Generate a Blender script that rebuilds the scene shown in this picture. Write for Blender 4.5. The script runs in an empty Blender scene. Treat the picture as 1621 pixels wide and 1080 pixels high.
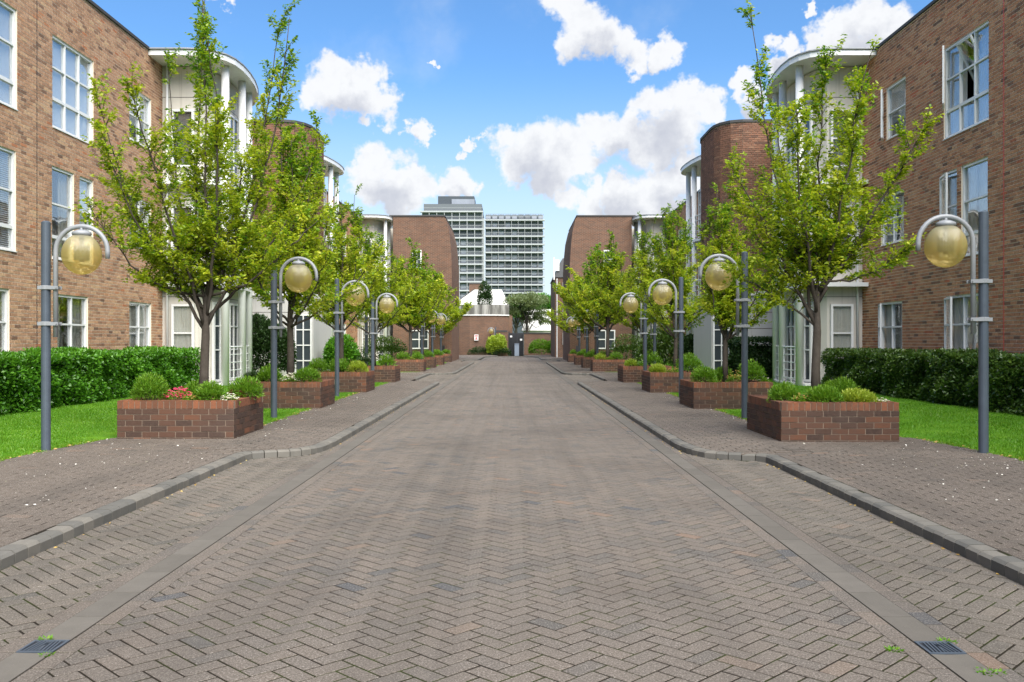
import bpy, math, random
import numpy as np
from mathutils import Vector, Matrix
random.seed(7); rng = np.random.default_rng(7)
S = bpy.context.scene
COL = S.collection
PI = math.pi

# ------------------------------------------------------------------ camera
cd = bpy.data.cameras.new('camera'); cam = bpy.data.objects.new('camera', cd); COL.objects.link(cam)
cam.location = (0, 0, 1.4); cam.rotation_euler = (PI/2, 0, 0)
cd.sensor_width = 36; cd.lens = 36*1450/1621; cd.clip_start = .05; cd.clip_end = 5000
cd.shift_x = -.0004; cd.shift_y = 0
S.camera = cam

# ------------------------------------------------------------------ world, sun, exposure
SUN_EL, SUN_AZ = math.radians(50), math.radians(158)      # azimuth clockwise from +Y (camera looks along +Y)
SKY_STRENGTH = .09
S.view_settings.view_transform = 'Standard'; S.view_settings.look = 'None'
S.view_settings.exposure = 1.2; S.view_settings.gamma = 1; S.view_settings.use_curve_mapping = False

class N:                                                   # small node-tree writer
    def __init__(s, t): s.t = t; s.x = 0
    def n(s, kind, ins=None, **kw):
        d = s.t.nodes.new(kind)
        for k, v in kw.items(): setattr(d, k, v)
        for k, v in (ins or {}).items():
            if isinstance(v, bpy.types.NodeSocket): s.t.links.new(v, d.inputs[k])
            else: d.inputs[k].default_value = v
        return d
    def math(s, op, a, b=0.0, c=None, clamp=False):
        i = {0: a, 1: b}
        if c is not None: i[2] = c
        return s.n('ShaderNodeMath', i, operation=op, use_clamp=clamp).outputs[0]
    def vmath(s, op, a, b=(0, 0, 0)):
        d = s.n('ShaderNodeVectorMath', {0: a, 1: b}, operation=op)
        return d.outputs['Value'] if op in ('DISTANCE', 'DOT_PRODUCT', 'LENGTH') else d.outputs[0]
    def noise(s, vec, scale, detail=3, rough=.55, color=False, dist=0):
        d = s.n('ShaderNodeTexNoise', {'Vector': vec, 'Scale': scale, 'Detail': detail, 'Roughness': rough, 'Distortion': dist})
        return d.outputs['Color' if color else 'Fac']
    def ramp(s, fac, stops, interp='LINEAR'):
        d = s.n('ShaderNodeValToRGB', {'Fac': fac}); cr = d.color_ramp; cr.interpolation = interp
        while len(cr.elements) < len(stops): cr.elements.new(.5)
        for e, (p, c) in zip(cr.elements, stops):
            e.position = p; e.color = (c[0], c[1], c[2], 1) if not isinstance(c, (int, float)) else (c, c, c, 1)
        return d.outputs['Color']
    def mix(s, fac, a, b, mode='MIX'):
        d = s.n('ShaderNodeMix', data_type='RGBA', blend_type=mode)
        for k, v in ((0, fac), (6, a), (7, b)):
            if isinstance(v, bpy.types.NodeSocket): s.t.links.new(v, d.inputs[k])
            else: d.inputs[k].default_value = (v if isinstance(v, (int, float)) else (*v[:3], 1)) if k else v
        return d.outputs[2]
    def mrange(s, v, a, b, c=0.0, d=1.0, smooth=True):
        return s.n('ShaderNodeMapRange', {'Value': v, 'From Min': a, 'From Max': b, 'To Min': c, 'To Max': d},
                   interpolation_type='SMOOTHSTEP' if smooth else 'LINEAR').outputs[0]

W = bpy.data.worlds.new('World'); S.world = W; W.use_nodes = True
wt = W.node_tree; wt.nodes.clear(); w = N(wt)
# cumulus puffs: directions seen in the photograph (as x/y and z/y slopes) and more of them over the rest of the sky
PF = [(520,128,36),(570,122,36),(548,150,42),(594,165,34),(503,148,24),(592,188,20),(628,166,12),
      (657,207,22),(642,203,14),(672,212,12),
      (598,262,34),(635,270,38),(668,292,30),(600,300,38),(640,312,40),(725,292,30),(748,290,14),(700,297,22),
      (892,18,38),(925,45,42),(905,70,34),(960,62,36),(1000,70,30),(1045,78,28),(1000,92,26),
      (805,222,34),(845,238,44),(895,245,46),(935,262,28),(815,262,34),(870,282,30),(778,222,12),
      (948,205,34),(985,225,40),(1010,205,34),(1035,165,34),(1075,165,38),(1118,178,32),(1075,215,44),(1030,240,34),(1080,255,22),(1125,190,22),(925,222,16),
      (895,316,24),(940,312,28),(985,305,30),(1030,290,36),(1075,280,38),(1000,330,34),(1110,300,30),(1050,320,36),(940,330,30),
      (1178,142,22),(1200,158,26),(1192,178,20),
      (1245,75,22),(1262,95,26),(1240,110,22),
      (1310,50,28),(1335,30,34),(1370,18,40),(1400,38,34),(1345,65,34),(1385,70,32),(1425,50,18),(1300,65,18),
      (362,0,16),(345,-8,14),(1288,2,12),(680,100,7),(737,242,9),(750,228,12),(770,226,9)]
puffs = []
for px, py, r in PF:
    d = Vector(((px-811)/1450, 1, (539.5-py)/1450)); L = d.length
    puffs.append((tuple(d/L), r/1450/L*1.12))
SQ = (1, 1, 1.12)
def chain(v0, lst, sm=.25):
    vec = w.vmath('MULTIPLY', v0, SQ); last = None
    for c, r in lst:
        v = w.math('MULTIPLY_ADD', w.vmath('DISTANCE', vec, tuple(c[i]*SQ[i] for i in range(3))), -1/r, 1.0)
        last = v if last is None else w.math('SMOOTH_MAX', last, v, sm)
    return last
hulls = []                                                  # one shade lobe under each cloud
for px, py, r in [(560,165,62),(625,300,62),(725,303,34),(945,80,64),(1035,92,36),(855,262,74),(1060,215,72),(985,238,52),(985,322,60),(1070,300,56),(1190,165,34),(1368,60,76),(1252,100,34),(657,214,24)]:
    d = Vector(((px-811)/1450, 1, (539.5-py)/1450)); L = d.length
    hulls.append((tuple(d/L), r/1450/L))
tc = w.n('ShaderNodeTexCoord'); D = w.vmath('NORMALIZE', tc.outputs['Generated'])
def warp(vec, a1, a2, a3):
    def dis(sc, amp, det):
        c = w.noise(vec, sc, det, .6, color=True)
        return w.vmath('MULTIPLY', w.vmath('SUBTRACT', c, (.5, .5, .5)), (amp,)*3)
    return w.vmath('ADD', w.vmath('ADD', vec, dis(16, a1, 2)), w.vmath('ADD', dis(46, a2, 3), dis(150, a3, 4)))
Dw = warp(D, .058, .034, .014)
f0 = chain(Dw, puffs)
# elsewhere in the sky: the same kind of scattered cumulus from noise
sepD = w.n('ShaderNodeSeparateXYZ', {0: D})
azf = w.math('ABSOLUTE', w.math('ARCTAN2', sepD.outputs[0], sepD.outputs[1]))
outside = w.math('MAXIMUM', w.mrange(azf, .56, .68), w.mrange(sepD.outputs[2], .36, .46))
fN = w.math('MULTIPLY_ADD', w.noise(w.vmath('MULTIPLY', D, (1, 1, 1.8)), 4.2, 5, .55), 5.0, -2.75)
f0 = w.math('MAXIMUM', f0, w.math('ADD', fN, w.math('MULTIPLY_ADD', outside, 4, -4)))
f1 = chain(w.vmath('ADD', Dw, (.004, 0, .012)), hulls, .1)
cover = w.mrange(f0, -.08, .36)
under = w.mrange(f1, .05, .80)
bill = w.noise(D, 70, 5, .6)
shade = w.math('ADD', w.math('MULTIPLY', under, .85), w.math('MULTIPLY', w.math('SUBTRACT', bill, .5), .7), clamp=True)
cloudcol = w.mix(shade, (.425, .43, .438), (.265, .275, .31))
sky = w.n('ShaderNodeTexSky', sky_type='NISHITA', sun_disc=False, sun_elevation=SUN_EL, sun_rotation=SUN_AZ,
          altitude=100, air_density=1.0, dust_density=.6, ozone_density=2.5)
skys = w.mix(1.0, sky.outputs[0], (SKY_STRENGTH*.56, SKY_STRENGTH*.82, SKY_STRENGTH*1.02), 'MULTIPLY')
thin = w.math('MULTIPLY', w.mrange(w.noise(D, 5, 6, .6), .48, .75), .28)
zz = w.n('ShaderNodeSeparateXYZ', {0: D}).outputs[2]
low = w.mrange(zz, .03, .30, .80, 0.0)
skys = w.mix(w.math('MAXIMUM', thin, low), skys, (.385, .41, .435))
fin = w.mix(w.math('MULTIPLY', cover, .97), skys, cloudcol)
bg = w.n('ShaderNodeBackground', {'Color': fin, 'Strength': 1.0})
wt.links.new(bg.outputs[0], w.n('ShaderNodeOutputWorld').inputs[0])
S.cycles.max_bounces = 6; S.cycles.diffuse_bounces = 3; S.cycles.glossy_bounces = 3; S.cycles.transparent_max_bounces = 12
W.cycles.sampling_method = 'MANUAL'; W.cycles.sample_map_resolution = 512

sd = bpy.data.lights.new('sun', 'SUN'); sd.energy = 4.3; sd.angle = math.radians(64); sd.color = (1, .95, .87)
sun = bpy.data.objects.new('sun', sd); COL.objects.link(sun)
sdir = Vector((math.sin(SUN_AZ)*math.cos(SUN_EL), math.cos(SUN_AZ)*math.cos(SUN_EL), math.sin(SUN_EL)))
sun.rotation_euler = sdir.to_track_quat('Z', 'Y').to_euler(); sun.location = (30, -30, 40)

# ------------------------------------------------------------------ mesh helpers
class MB:
    def __init__(s): s.v = []; s.f = []; s.t = []
    def add(s, vs, fs, tint=.5):
        o = len(s.v); s.v += [tuple(p) for p in vs]; s.f += [tuple(i+o for i in f) for f in fs]; s.t += [tint]*len(vs)
    def box(s, x0, x1, y0, y1, z0, z1, tint=.5, bottom=True):
        fs = [(4,5,6,7),(0,1,5,4),(1,2,6,5),(2,3,7,6),(3,0,4,7)]
        if bottom: fs.append((3,2,1,0))
        s.add([(x0,y0,z0),(x1,y0,z0),(x1,y1,z0),(x0,y1,z0),(x0,y0,z1),(x1,y0,z1),(x1,y1,z1),(x0,y1,z1)], fs, tint)
    def obox(s, O, U, V, Wd, tint=.5):                     # oriented box: corner O, edges U, V, Wd
        O, U, V, Wd = map(Vector, (O, U, V, Wd))
        if U.cross(V).dot(Wd) < 0: U, V = V, U
        p = [O, O+U, O+U+V, O+V]; p += [q+Wd for q in p]
        s.add(p, [(4,5,6,7),(0,1,5,4),(1,2,6,5),(2,3,7,6),(3,0,4,7),(3,2,1,0)], tint)
    def prism(s, poly, z0, z1, tint=.5, flip=False):
        a = sum(poly[i][0]*poly[(i+1) % len(poly)][1]-poly[(i+1) % len(poly)][0]*poly[i][1] for i in range(len(poly)))
        if a < 0: poly = poly[::-1]
        n = len(poly)
        s.add([(x,y,z0) for x,y in poly]+[(x,y,z1) for x,y in poly],
              [tuple(range(n-1,-1,-1)), tuple(range(n,2*n))]+[(i,(i+1)%n,n+(i+1)%n,n+i) for i in range(n)], tint)
    def slab(s, poly, zt, ch, dep, tint=.5, slope=0):      # paver: chamfered top, no underside
        a = sum(poly[i][0]*poly[(i+1) % len(poly)][1]-poly[(i+1) % len(poly)][0]*poly[i][1] for i in range(len(poly)))
        if abs(a) < .0012: return
        if a < 0: poly = poly[::-1]
        n = len(poly); cx = sum(p[0] for p in poly)/n; cy = sum(p[1] for p in poly)/n
        r = [(x+(cx-x)*ch/max(.03, math.hypot(cx-x, cy-y)), y+(cy-y)*ch/max(.03, math.hypot(cx-x, cy-y))) for x, y in poly]
        sl = lambda x: (x-cx)*slope
        s.add([(x,y,zt+sl(x)) for x,y in r]+[(x,y,zt-ch*.45+sl(x)) for x,y in poly]+[(x,y,zt-dep+sl(x)) for x,y in poly],
              [tuple(range(n))]+[(n+i,n+(i+1)%n,(i+1)%n,i) for i in range(n)]+[(2*n+i,2*n+(i+1)%n,n+(i+1)%n,n+i) for i in range(n)], tint)
    def tube(s, pts, rad, n=8, cap=True, tint=.5):
        pts = [Vector(p) for p in pts]; rings = []
        if isinstance(rad, (int, float)): rad = [rad]*len(pts)
        ref = Vector((0, 0, 1)); T0 = (pts[-1]-pts[0]).normalized()
        if abs(T0.z) > .8: ref = Vector((0, 1, 0))
        vs = []
        for i, p in enumerate(pts):
            T = (pts[min(i+1, len(pts)-1)]-pts[max(i-1, 0)]).normalized()
            A = T.cross(ref)
            A = A.normalized() if A.length > 1e-4 else T.orthogonal().normalized()
            B = T.cross(A).normalized()
            for k in range(n):
                a = 2*PI*k/n; vs.append(p+(A*math.cos(a)+B*math.sin(a))*rad[i])
        fs = [(i*n+k, i*n+(k+1)%n, (i+1)*n+(k+1)%n, (i+1)*n+k) for i in range(len(pts)-1) for k in range(n)]
        if cap: fs += [tuple(range(n-1,-1,-1)), tuple(range((len(pts)-1)*n, len(pts)*n))]
        s.add(vs, fs, tint)
    def lathe(s, prof, c=(0,0,0), n=24, tint=.5):
        vs = [(c[0]+r*math.cos(2*PI*k/n), c[1]+r*math.sin(2*PI*k/n), c[2]+z) for r, z in prof for k in range(n)]
        s.add(vs, [(i*n+k, i*n+(k+1)%n, (i+1)*n+(k+1)%n, (i+1)*n+k) for i in range(len(prof)-1) for k in range(n)], tint)
    def mesh(s, name, mat, smooth=False):
        m = bpy.data.meshes.new(name); m.from_pydata(s.v, [], s.f)
        a = m.attributes.new('tint', 'FLOAT', 'POINT'); a.data.foreach_set('value', s.t)
        m.materials.append(mat)
        if smooth: m.shade_smooth()
        m.update(); return m
    def build(s, name, mat, parent=None, smooth=False):
        return link(name, s.mesh(name, mat, smooth), parent)
def link(name, data, parent=None, loc=None):
    o = bpy.data.objects.new(name, data); COL.objects.link(o)
    if parent is not None: o.parent = parent
    if loc is not None: o.location = loc
    elif parent is not None: o.location = -wloc(parent)    # child mesh given in world coordinates
    return o
def wloc(o):
    p = Vector((0, 0, 0))
    while o is not None: p += o.location; o = o.parent
    return p
def thing(name, loc, label, cat, group=None, rz=0):
    o = bpy.data.objects.new(name, None); COL.objects.link(o); o.location = loc; o.rotation_euler.z = rz
    o.empty_display_size = .2
    return tag(o, label, cat, group)
def tag(o, label, cat, group=None):
    o['label'] = label; o['category'] = cat
    if group: o['group'] = group
    return o
def kind(o, k): o['kind'] = k; return o
def fastmesh(name, V, F, T, mat, smooth=False):            # numpy arrays, F: (n,k)
    m = bpy.data.meshes.new(name); k = F.shape[1]
    m.vertices.add(len(V)); m.vertices.foreach_set('co', V.astype(np.float32).ravel())
    m.loops.add(F.size); m.loops.foreach_set('vertex_index', F.astype(np.int32).ravel())
    m.polygons.add(len(F)); m.polygons.foreach_set('loop_start', np.arange(0, F.size, k, dtype=np.int32))
    a = m.attributes.new('tint', 'FLOAT', 'POINT'); a.data.foreach_set('value', T.astype(np.float32))
    m.materials.append(mat); m.update(calc_edges=True)
    if smooth: m.shade_smooth()
    return m
def cliphp(poly, nx, ny, c):                               # keep nx*x+ny*y <= c
    out = []
    for i in range(len(poly)):
        a, b = poly[i], poly[(i+1) % len(poly)]
        da, db = nx*a[0]+ny*a[1]-c, nx*b[0]+ny*b[1]-c
        if da <= 0: out.append(a)
        if (da < 0 < db) or (db < 0 < da):
            t = da/(da-db); out.append((a[0]+(b[0]-a[0])*t, a[1]+(b[1]-a[1])*t))
    return out

# ------------------------------------------------------------------ materials
def mat(name, fn):
    m = bpy.data.materials.new(name); m.use_nodes = True; t = m.node_tree; t.nodes.clear()
    q = N(t); out = q.n('ShaderNodeOutputMaterial')
    q.pos = q.n('ShaderNodeNewGeometry').outputs['Position']
    q.tint = q.n('ShaderNodeAttribute', attribute_name='tint').outputs['Fac']
    s = fn(q); t.links.new(s, out.inputs[0]); return m
def pbr(q, col, rough=.8, bump=None, bstr=.3, bdist=.01, spec=.5, **kw):
    i = {'Base Color': col if isinstance(col, bpy.types.NodeSocket) else (*col, 1), 'Roughness': rough, 'Specular IOR Level': spec}
    for k, v in kw.items(): i[k.replace('_', ' ')] = v
    if bump is not None: i['Normal'] = q.n('ShaderNodeBump', {'Height': bump, 'Strength': bstr, 'Distance': bdist}).outputs[0]
    return q.n('ShaderNodeBsdfPrincipled', i).outputs[0]
def plain(name, col, rough=.6, var=.12, scale=6, spec=.5, **kw):
    def f(q):
        nz = q.noise(q.pos, scale, 5, .6)
        c = q.mix(nz, tuple(x*(1-var) for x in col), tuple(min(1, x*(1+var)) for x in col))
        return pbr(q, c, rough, q.noise(q.pos, scale*12, 3), .08, .004, spec, **kw)
    return mat(name, f)
def brickmat(name, stops, mortar_dirt=.25, pale=.2):
    def f(q):
        c = q.ramp(q.tint, stops)
        c = q.mix(q.mrange(q.noise(q.pos, 26, 4, .65), .35, .75, 0, .55), c, (.10, .06, .045))
        c = q.mix(q.mrange(q.noise(q.pos, 1.3, 6, .7), .45, .75, 0, mortar_dirt), c, (.075, .05, .04))
        c = q.mix(q.mrange(q.noise(q.pos, 2.6, 7, .75, dist=1.5), .60, .78, 0, pale), c, (.62, .56, .50))
        return pbr(q, c, .88, q.noise(q.pos, 90, 4, .7), .5, .006, .25)
    return mat(name, f)
M = {}
M['brick_tan'] = brickmat('left_facade_brick', [(0, (.18, .105, .068)), (.2, (.31, .175, .105)), (.45, (.45, .255, .150)), (.7, (.53, .315, .19)), (.88, (.58, .38, .22)), (1, (.46, .19, .09))], .15, .25)
M['brick'] = brickmat('facade_brick', [(0, (.17, .095, .06)), (.2, (.30, .145, .080)), (.45, (.45, .21, .105)), (.7, (.53, .265, .135)), (.88, (.54, .32, .18)), (1, (.46, .15, .07))], .20, .28)
M['brick_far'] = brickmat('far_brick', [(0, (.11, .06, .043)), (.3, (.17, .085, .055)), (.7, (.23, .11, .068)), (1, (.27, .15, .095))], .35, .15)
M['planter'] = brickmat('planter_brick', [(0, (.045, .030, .024)), (.3, (.082, .043, .029)), (.6, (.125, .055, .031)), (.85, (.19, .072, .036)), (1, (.29, .105, .048))], .75, .10)
M['mortar'] = plain('mortar', (.68, .59, .47), .95, .25, 20, .1)
M['mortar_dark'] = plain('planter_mortar', (.235, .18, .135), .95, .4, 14, .1)
def f(q):                                                  # flat brick pattern for surfaces too far to tell bricks
    nrm = q.n('ShaderNodeNewGeometry').outputs['Normal']
    xyz = q.n('ShaderNodeSeparateXYZ', {0: q.pos}); u = q.math('ADD', xyz.outputs[0], xyz.outputs[1])
    v = q.n('ShaderNodeCombineXYZ', {0: u, 1: xyz.outputs[2]}).outputs[0]
    b = q.n('ShaderNodeTexBrick', {'Vector': v, 'Scale': 1.0, 'Color1': (.155, .073, .043, 1), 'Color2': (.095, .050, .034, 1),
            'Mortar': (.20, .165, .13, 1), 'Mortar Size': .008, 'Brick Width': .225, 'Row Height': .075, 'Bias': -.1})
    c = q.mix(q.mrange(q.noise(q.pos, 1.1, 6, .7), .4, .75, 0, .5), b.outputs[0], (.09, .055, .04))
    return pbr(q, c, .9, spec=.2)
M['brick_flat'] = mat('distant_brickwork', f)
def paverf(base_stops, moss):
    def f(q):
        c = q.ramp(q.tint, [(p_, (c_[0]*.845, c_[1]*.835, c_[2]*.815)) for p_, c_ in base_stops])
        grain = q.noise(q.pos, 95, 5, .95)
        c = q.mix(q.mrange(grain, .53, .62, 0, .62), c, (.48, .44, .39))
        c = q.mix(q.mrange(grain, .38, .48, .65, 0), c, (.030, .026, .022))
        big = q.noise(q.pos, .55, 6, .62)
        c = q.mix(q.mrange(big, .42, .70, 0, .35), c, (.062, .052, .044))
        lane = q.noise(q.vmath('MULTIPLY', q.pos, (1.6, .07, 1)), 1.0, 4, .6)
        c = q.mix(q.mrange(lane, .48, .66, 0, .30), c, (.060, .054, .048))
        c = q.mix(q.mrange(q.noise(q.pos, 9, 5, .7), .55, .8, 0, .30), c, (.24, .215, .185))
        c = q.mix(q.mrange(q.noise(q.pos, 2.2, 5, .7), .62, .8, 0, moss), c, (.10, .105, .045))
        return pbr(q, c, .9, q.noise(q.pos, 260, 3, .7), .6, .004, .22)
    return f
M['paver'] = mat('road_paver', paverf([(0, (.075, .080, .090)), (.2, (.098, .093, .088)), (.5, (.145, .124, .107)), (.8, (.168, .138, .115)), (.95, (.19, .138, .105)), (1, (.22, .135, .095))], .05))
M['paver_side'] = mat('pavement_paver', paverf([(0, (.07, .063, .056)), (.4, (.120, .100, .085)), (.8, (.158, .128, .106)), (1, (.18, .122, .09))], .12))
M['paver_bay'] = mat('bay_paver', paverf([(0, (.09, .086, .077)), (.4, (.135, .120, .102)), (.8, (.175, .150, .125)), (1, (.195, .15, .118))], .35))
M['joint'] = plain('joint_sand', (.020, .016, .012), 1, .35, 30, .1)
def f(q):
    c = q.mix(q.mrange(q.noise(q.pos, 2.5, 5, .7), .45, .62), (.020, .016, .012), (.026, .034, .008))
    return pbr(q, c, 1, spec=.1)
M['joint_moss'] = mat('mossy_joint', f)
def f(q):
    c = q.mix(q.noise(q.pos, 5, 6, .7), (.095, .090, .079), (.225, .207, .178))
    c = q.mix(q.math('MULTIPLY', q.tint, .75), c, (.085, .085, .08))
    c = q.mix(q.mrange(q.noise(q.pos, 300, 2, .8), .62, .75, 0, .35), c, (.5, .48, .44))
    return pbr(q, c, .92, q.noise(q.pos, 160, 4, .7), .5, .004, .2)
M['kerb'] = mat('kerb_concrete', f)
def f(q):
    c = q.mix(q.noise(q.pos, 6, 6, .7), (.092, .084, .073), (.155, .141, .122))
    c = q.mix(q.math('MULTIPLY', q.tint, .4), c, (.075, .068, .058))
    c = q.mix(q.mrange(q.noise(q.pos, 110, 4, .9), .58, .7, 0, .5), c, (.30, .28, .25))
    return pbr(q, c, .92, q.noise(q.pos, 160, 4, .7), .5, .004, .2)
M['channel'] = mat('channel_concrete', f)
M['soil'] = plain('soil', (.05, .035, .025), 1, .5, 30, .05)
def f(q):
    c = q.mix(q.mrange(q.noise(q.pos, 1.6, 4, .6), .35, .7), (.062, .165, .010), (.10, .215, .014))
    return pbr(q, c, 1, spec=.1)
M['turf'] = mat('turf', f)
def leaf(name, stops, trans=.45, rough=.45, spec=.35):
    def f(q):
        rnd = q.n('ShaderNodeNewGeometry').outputs['Random Per Island']
        t = q.math('ADD', q.math('MULTIPLY', q.tint, .62), q.math('MULTIPLY', rnd, .38))
        c = q.ramp(t, stops)
        d = pbr(q, c, rough, spec=spec)
        tr = q.n('ShaderNodeBsdfTranslucent', {'Color': q.mix(1.0, c, (1.5, 1.45, .7), 'MULTIPLY')}).outputs[0]
        return q.n('ShaderNodeMixShader', {0: trans, 1: d, 2: tr}).outputs[0]
    return mat(name, f)
M['leaf'] = leaf('tree_leaf', [(0, (.03, .12, .010)), (.25, (.095, .22, .012)), (.5, (.25, .345, .016)), (.8, (.41, .46, .03)), (1, (.57, .56, .08))], .42)
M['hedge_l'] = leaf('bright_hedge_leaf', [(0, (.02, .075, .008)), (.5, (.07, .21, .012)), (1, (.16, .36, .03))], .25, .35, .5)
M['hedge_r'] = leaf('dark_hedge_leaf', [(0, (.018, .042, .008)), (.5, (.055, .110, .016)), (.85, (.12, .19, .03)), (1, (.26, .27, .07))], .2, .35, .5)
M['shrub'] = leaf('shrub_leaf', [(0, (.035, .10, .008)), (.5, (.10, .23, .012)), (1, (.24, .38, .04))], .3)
M['yew'] = leaf('yew_leaf', [(0, (.010, .025, .008)), (.5, (.022, .052, .012)), (1, (.045, .085, .02))], .15)
M['olive'] = leaf('grey_green_leaf', [(0, (.06, .09, .035)), (.5, (.13, .17, .07)), (1, (.24, .28, .14))], .3)
M['lime'] = leaf('lime_leaf', [(0, (.10, .19, .015)), (.5, (.26, .36, .03)), (1, (.45, .50, .09))], .35)
M['grass'] = leaf('grass_blade', [(0, (.052, .165, .010)), (.5, (.095, .24, .012)), (1, (.20, .31, .03))], .35)
M['pink'] = leaf('pink_petal', [(0, (.45, .02, .10)), (.6, (.75, .07, .22)), (1, (.85, .30, .40))], .3)
M['white_fl'] = leaf('white_petal', [(0, (.65, .62, .55)), (1, (.85, .84, .80))], .2)
M['peach'] = leaf('coppery_leaf', [(0, (.30, .17, .04)), (.5, (.48, .32, .10)), (1, (.60, .50, .20))], .3)
M['crimson'] = leaf('crimson_leaf', [(0, (.06, .008, .012)), (1, (.20, .02, .03))], .2)
def f(q):
    c = q.mix(q.noise(q.pos, 14, 6, .7), (.028, .022, .018), (.11, .092, .075))
    st = q.vmath('MULTIPLY', q.pos, (1, 1, .25))
    return pbr(q, c, .95, q.noise(st, 70, 4, .7), .8, .01, .2)
M['bark'] = mat('bark', f)
M['white'] = plain('white_paint', (.70, .70, .685), .35, .04, 3)
def streaky(name, col, dirt):
    def f(q):
        c = q.mix(q.noise(q.pos, 1.5, 6, .6), tuple(v*.92 for v in col), tuple(v*1.06 for v in col))
        st = q.noise(q.vmath('MULTIPLY', q.pos, (9, 9, .35)), 1.0, 5, .65)
        c = q.mix(q.mrange(st, .52, .74, 0, dirt), c, (.22, .20, .16))
        return pbr(q, c, .8, q.noise(q.pos, 40, 4), .1, .005, .3)
    return mat(name, f)
M['cream'] = streaky('cream_render', (.56, .525, .46), .45)
M['render'] = streaky('white_render_block', (.50, .49, .465), .35)
M['pole'] = plain('dark_pole_paint', (.062, .078, .100), .42, .22, 9)
M['grey_metal'] = plain('grey_bracket_paint', (.24, .25, .265), .42, .14, 12)
M['dark'] = plain('dark_metal', (.02, .021, .024), .5, .2, 8)
M['coping'] = plain('dark_coping', (.045, .042, .04), .7, .3, 3)
M['slate'] = plain('roof_felt', (.10, .10, .105), .9, .2, 2)
M['blind'] = plain('blind_fabric', (.85, .86, .86), .9, .04, 2, .1)
M['room'] = plain('room_wall', (.16, .15, .135), .9, .2, 1, .1)
def f(q):
    x = q.n('ShaderNodeSeparateXYZ', {0: q.pos}); u = q.math('ADD', x.outputs[0], x.outputs[1])
    wv = q.noise(q.n('ShaderNodeCombineXYZ', {0: u, 1: 0, 2: q.math('MULTIPLY', x.outputs[2], .08)}).outputs[0], 16, 2)
    return pbr(q, q.mix(wv, (.38, .36, .31), (.62, .60, .54)), .95, wv, .9, .05, .1)
M['curtain'] = mat('curtain_cloth', f)
def f(q):
    fr = q.n('ShaderNodeFresnel', {'IOR': 1.5}).outputs[0]
    fac = q.math('MULTIPLY_ADD', fr, .5, .02, clamp=True)
    tr = q.n('ShaderNodeBsdfTransparent', {'Color': (.965, .975, .972, 1)}).outputs[0]
    wob = q.n('ShaderNodeBump', {'Height': q.noise(q.pos, 1.7, 1), 'Strength': .15, 'Distance': .05}).outputs[0]
    gl = q.n('ShaderNodeBsdfGlossy', {'Color': (.95, .97, 1, 1), 'Roughness': .01, 'Normal': wob}).outputs[0]
    return q.n('ShaderNodeMixShader', {0: fac, 1: tr, 2: gl}).outputs[0]
M['glass'] = mat('window_glass', f)
M['dark_glass'] = plain('dark_window_glass', (.045, .055, .062), .04, .3, .9, .9)
def f(q):
    x = q.n('ShaderNodeTexCoord').outputs['Object']
    sx = q.n('ShaderNodeSeparateXYZ', {0: x})
    ang = q.math('ARCTAN2', sx.outputs[1], q.math('SUBTRACT', sx.outputs[0], .42))
    rib = q.math('SINE', q.math('MULTIPLY', ang, 90))
    col = q.ramp(q.mrange(sx.outputs[2], 2.12, 2.60, smooth=False), [(0, (.93, .68, .20)), (.55, (.96, .80, .34)), (1, (.96, .93, .76))])
    bmp = q.n('ShaderNodeBump', {'Height': rib, 'Strength': .35, 'Distance': .004}).outputs[0]
    tl = q.n('ShaderNodeBsdfTranslucent', {'Color': col, 'Normal': bmp}).outputs[0]
    df = q.n('ShaderNodeBsdfDiffuse', {'Color': col, 'Normal': bmp}).outputs[0]
    tp = q.n('ShaderNodeBsdfTransparent', {'Color': (.97, .87, .58, 1)}).outputs[0]
    gl = q.n('ShaderNodeBsdfGlossy', {'Color': (1, 1, 1, 1), 'Roughness': .14, 'Normal': bmp}).outputs[0]
    a = q.n('ShaderNodeMixShader', {0: .6, 1: df, 2: tl}).outputs[0]
    b = q.n('ShaderNodeMixShader', {0: .60, 1: a, 2: tp}).outputs[0]
    fr = q.math('MULTIPLY_ADD', q.n('ShaderNodeFresnel', {'IOR': 1.45}).outputs[0], .5, .02)
    return q.n('ShaderNodeMixShader', {0: fr, 1: b, 2: gl}).outputs[0]
M['globe'] = mat('amber_globe', f)
M['roof_white'] = plain('pale_roof_tile', (.50, .49, .45), .8, .06, 1.5, .3)
def f(q):
    st = q.noise(q.vmath('MULTIPLY', q.pos, (2.2, 2.2, .25)), 1.0, 5, .7)
    return pbr(q, q.mix(q.mrange(st, .38, .66), (.10, .095, .085), (.34, .33, .30)), .9, st, .2, .02, .2)
M['parapet'] = mat('weathered_concrete', f)
M['tower_grey'] = plain('tower_panel', (.105, .115, .13), .6, .12, .2)
M['tower_dark'] = plain('tower_dark_panel', (.04, .05, .062), .5, .15, .2)
M['tower_white'] = plain('tower_slab', (.36, .365, .38), .6, .05, .2)
M['tower_glass'] = plain('tower_window', (.225, .24, .275), .25, .35, .25)
M['sign_red'] = plain('sign_red', (.55, .05, .05), .5, .05, 3)
M['bin_blue'] = plain('bin_blue', (.20, .24, .30), .6, .1, 4)

# ------------------------------------------------------------------ ground sheets
gb = MB(); gb.add([(-2500,-400,-.06),(2500,-400,-.06),(2500,3200,-.06),(-2500,3200,-.06)], [(0,1,2,3)])
kind(gb.build('ground', M['turf']), 'structure')

PZK = .08                                                   # kerb upstand
PZ = .12                                                    # pavement height above the road
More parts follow.
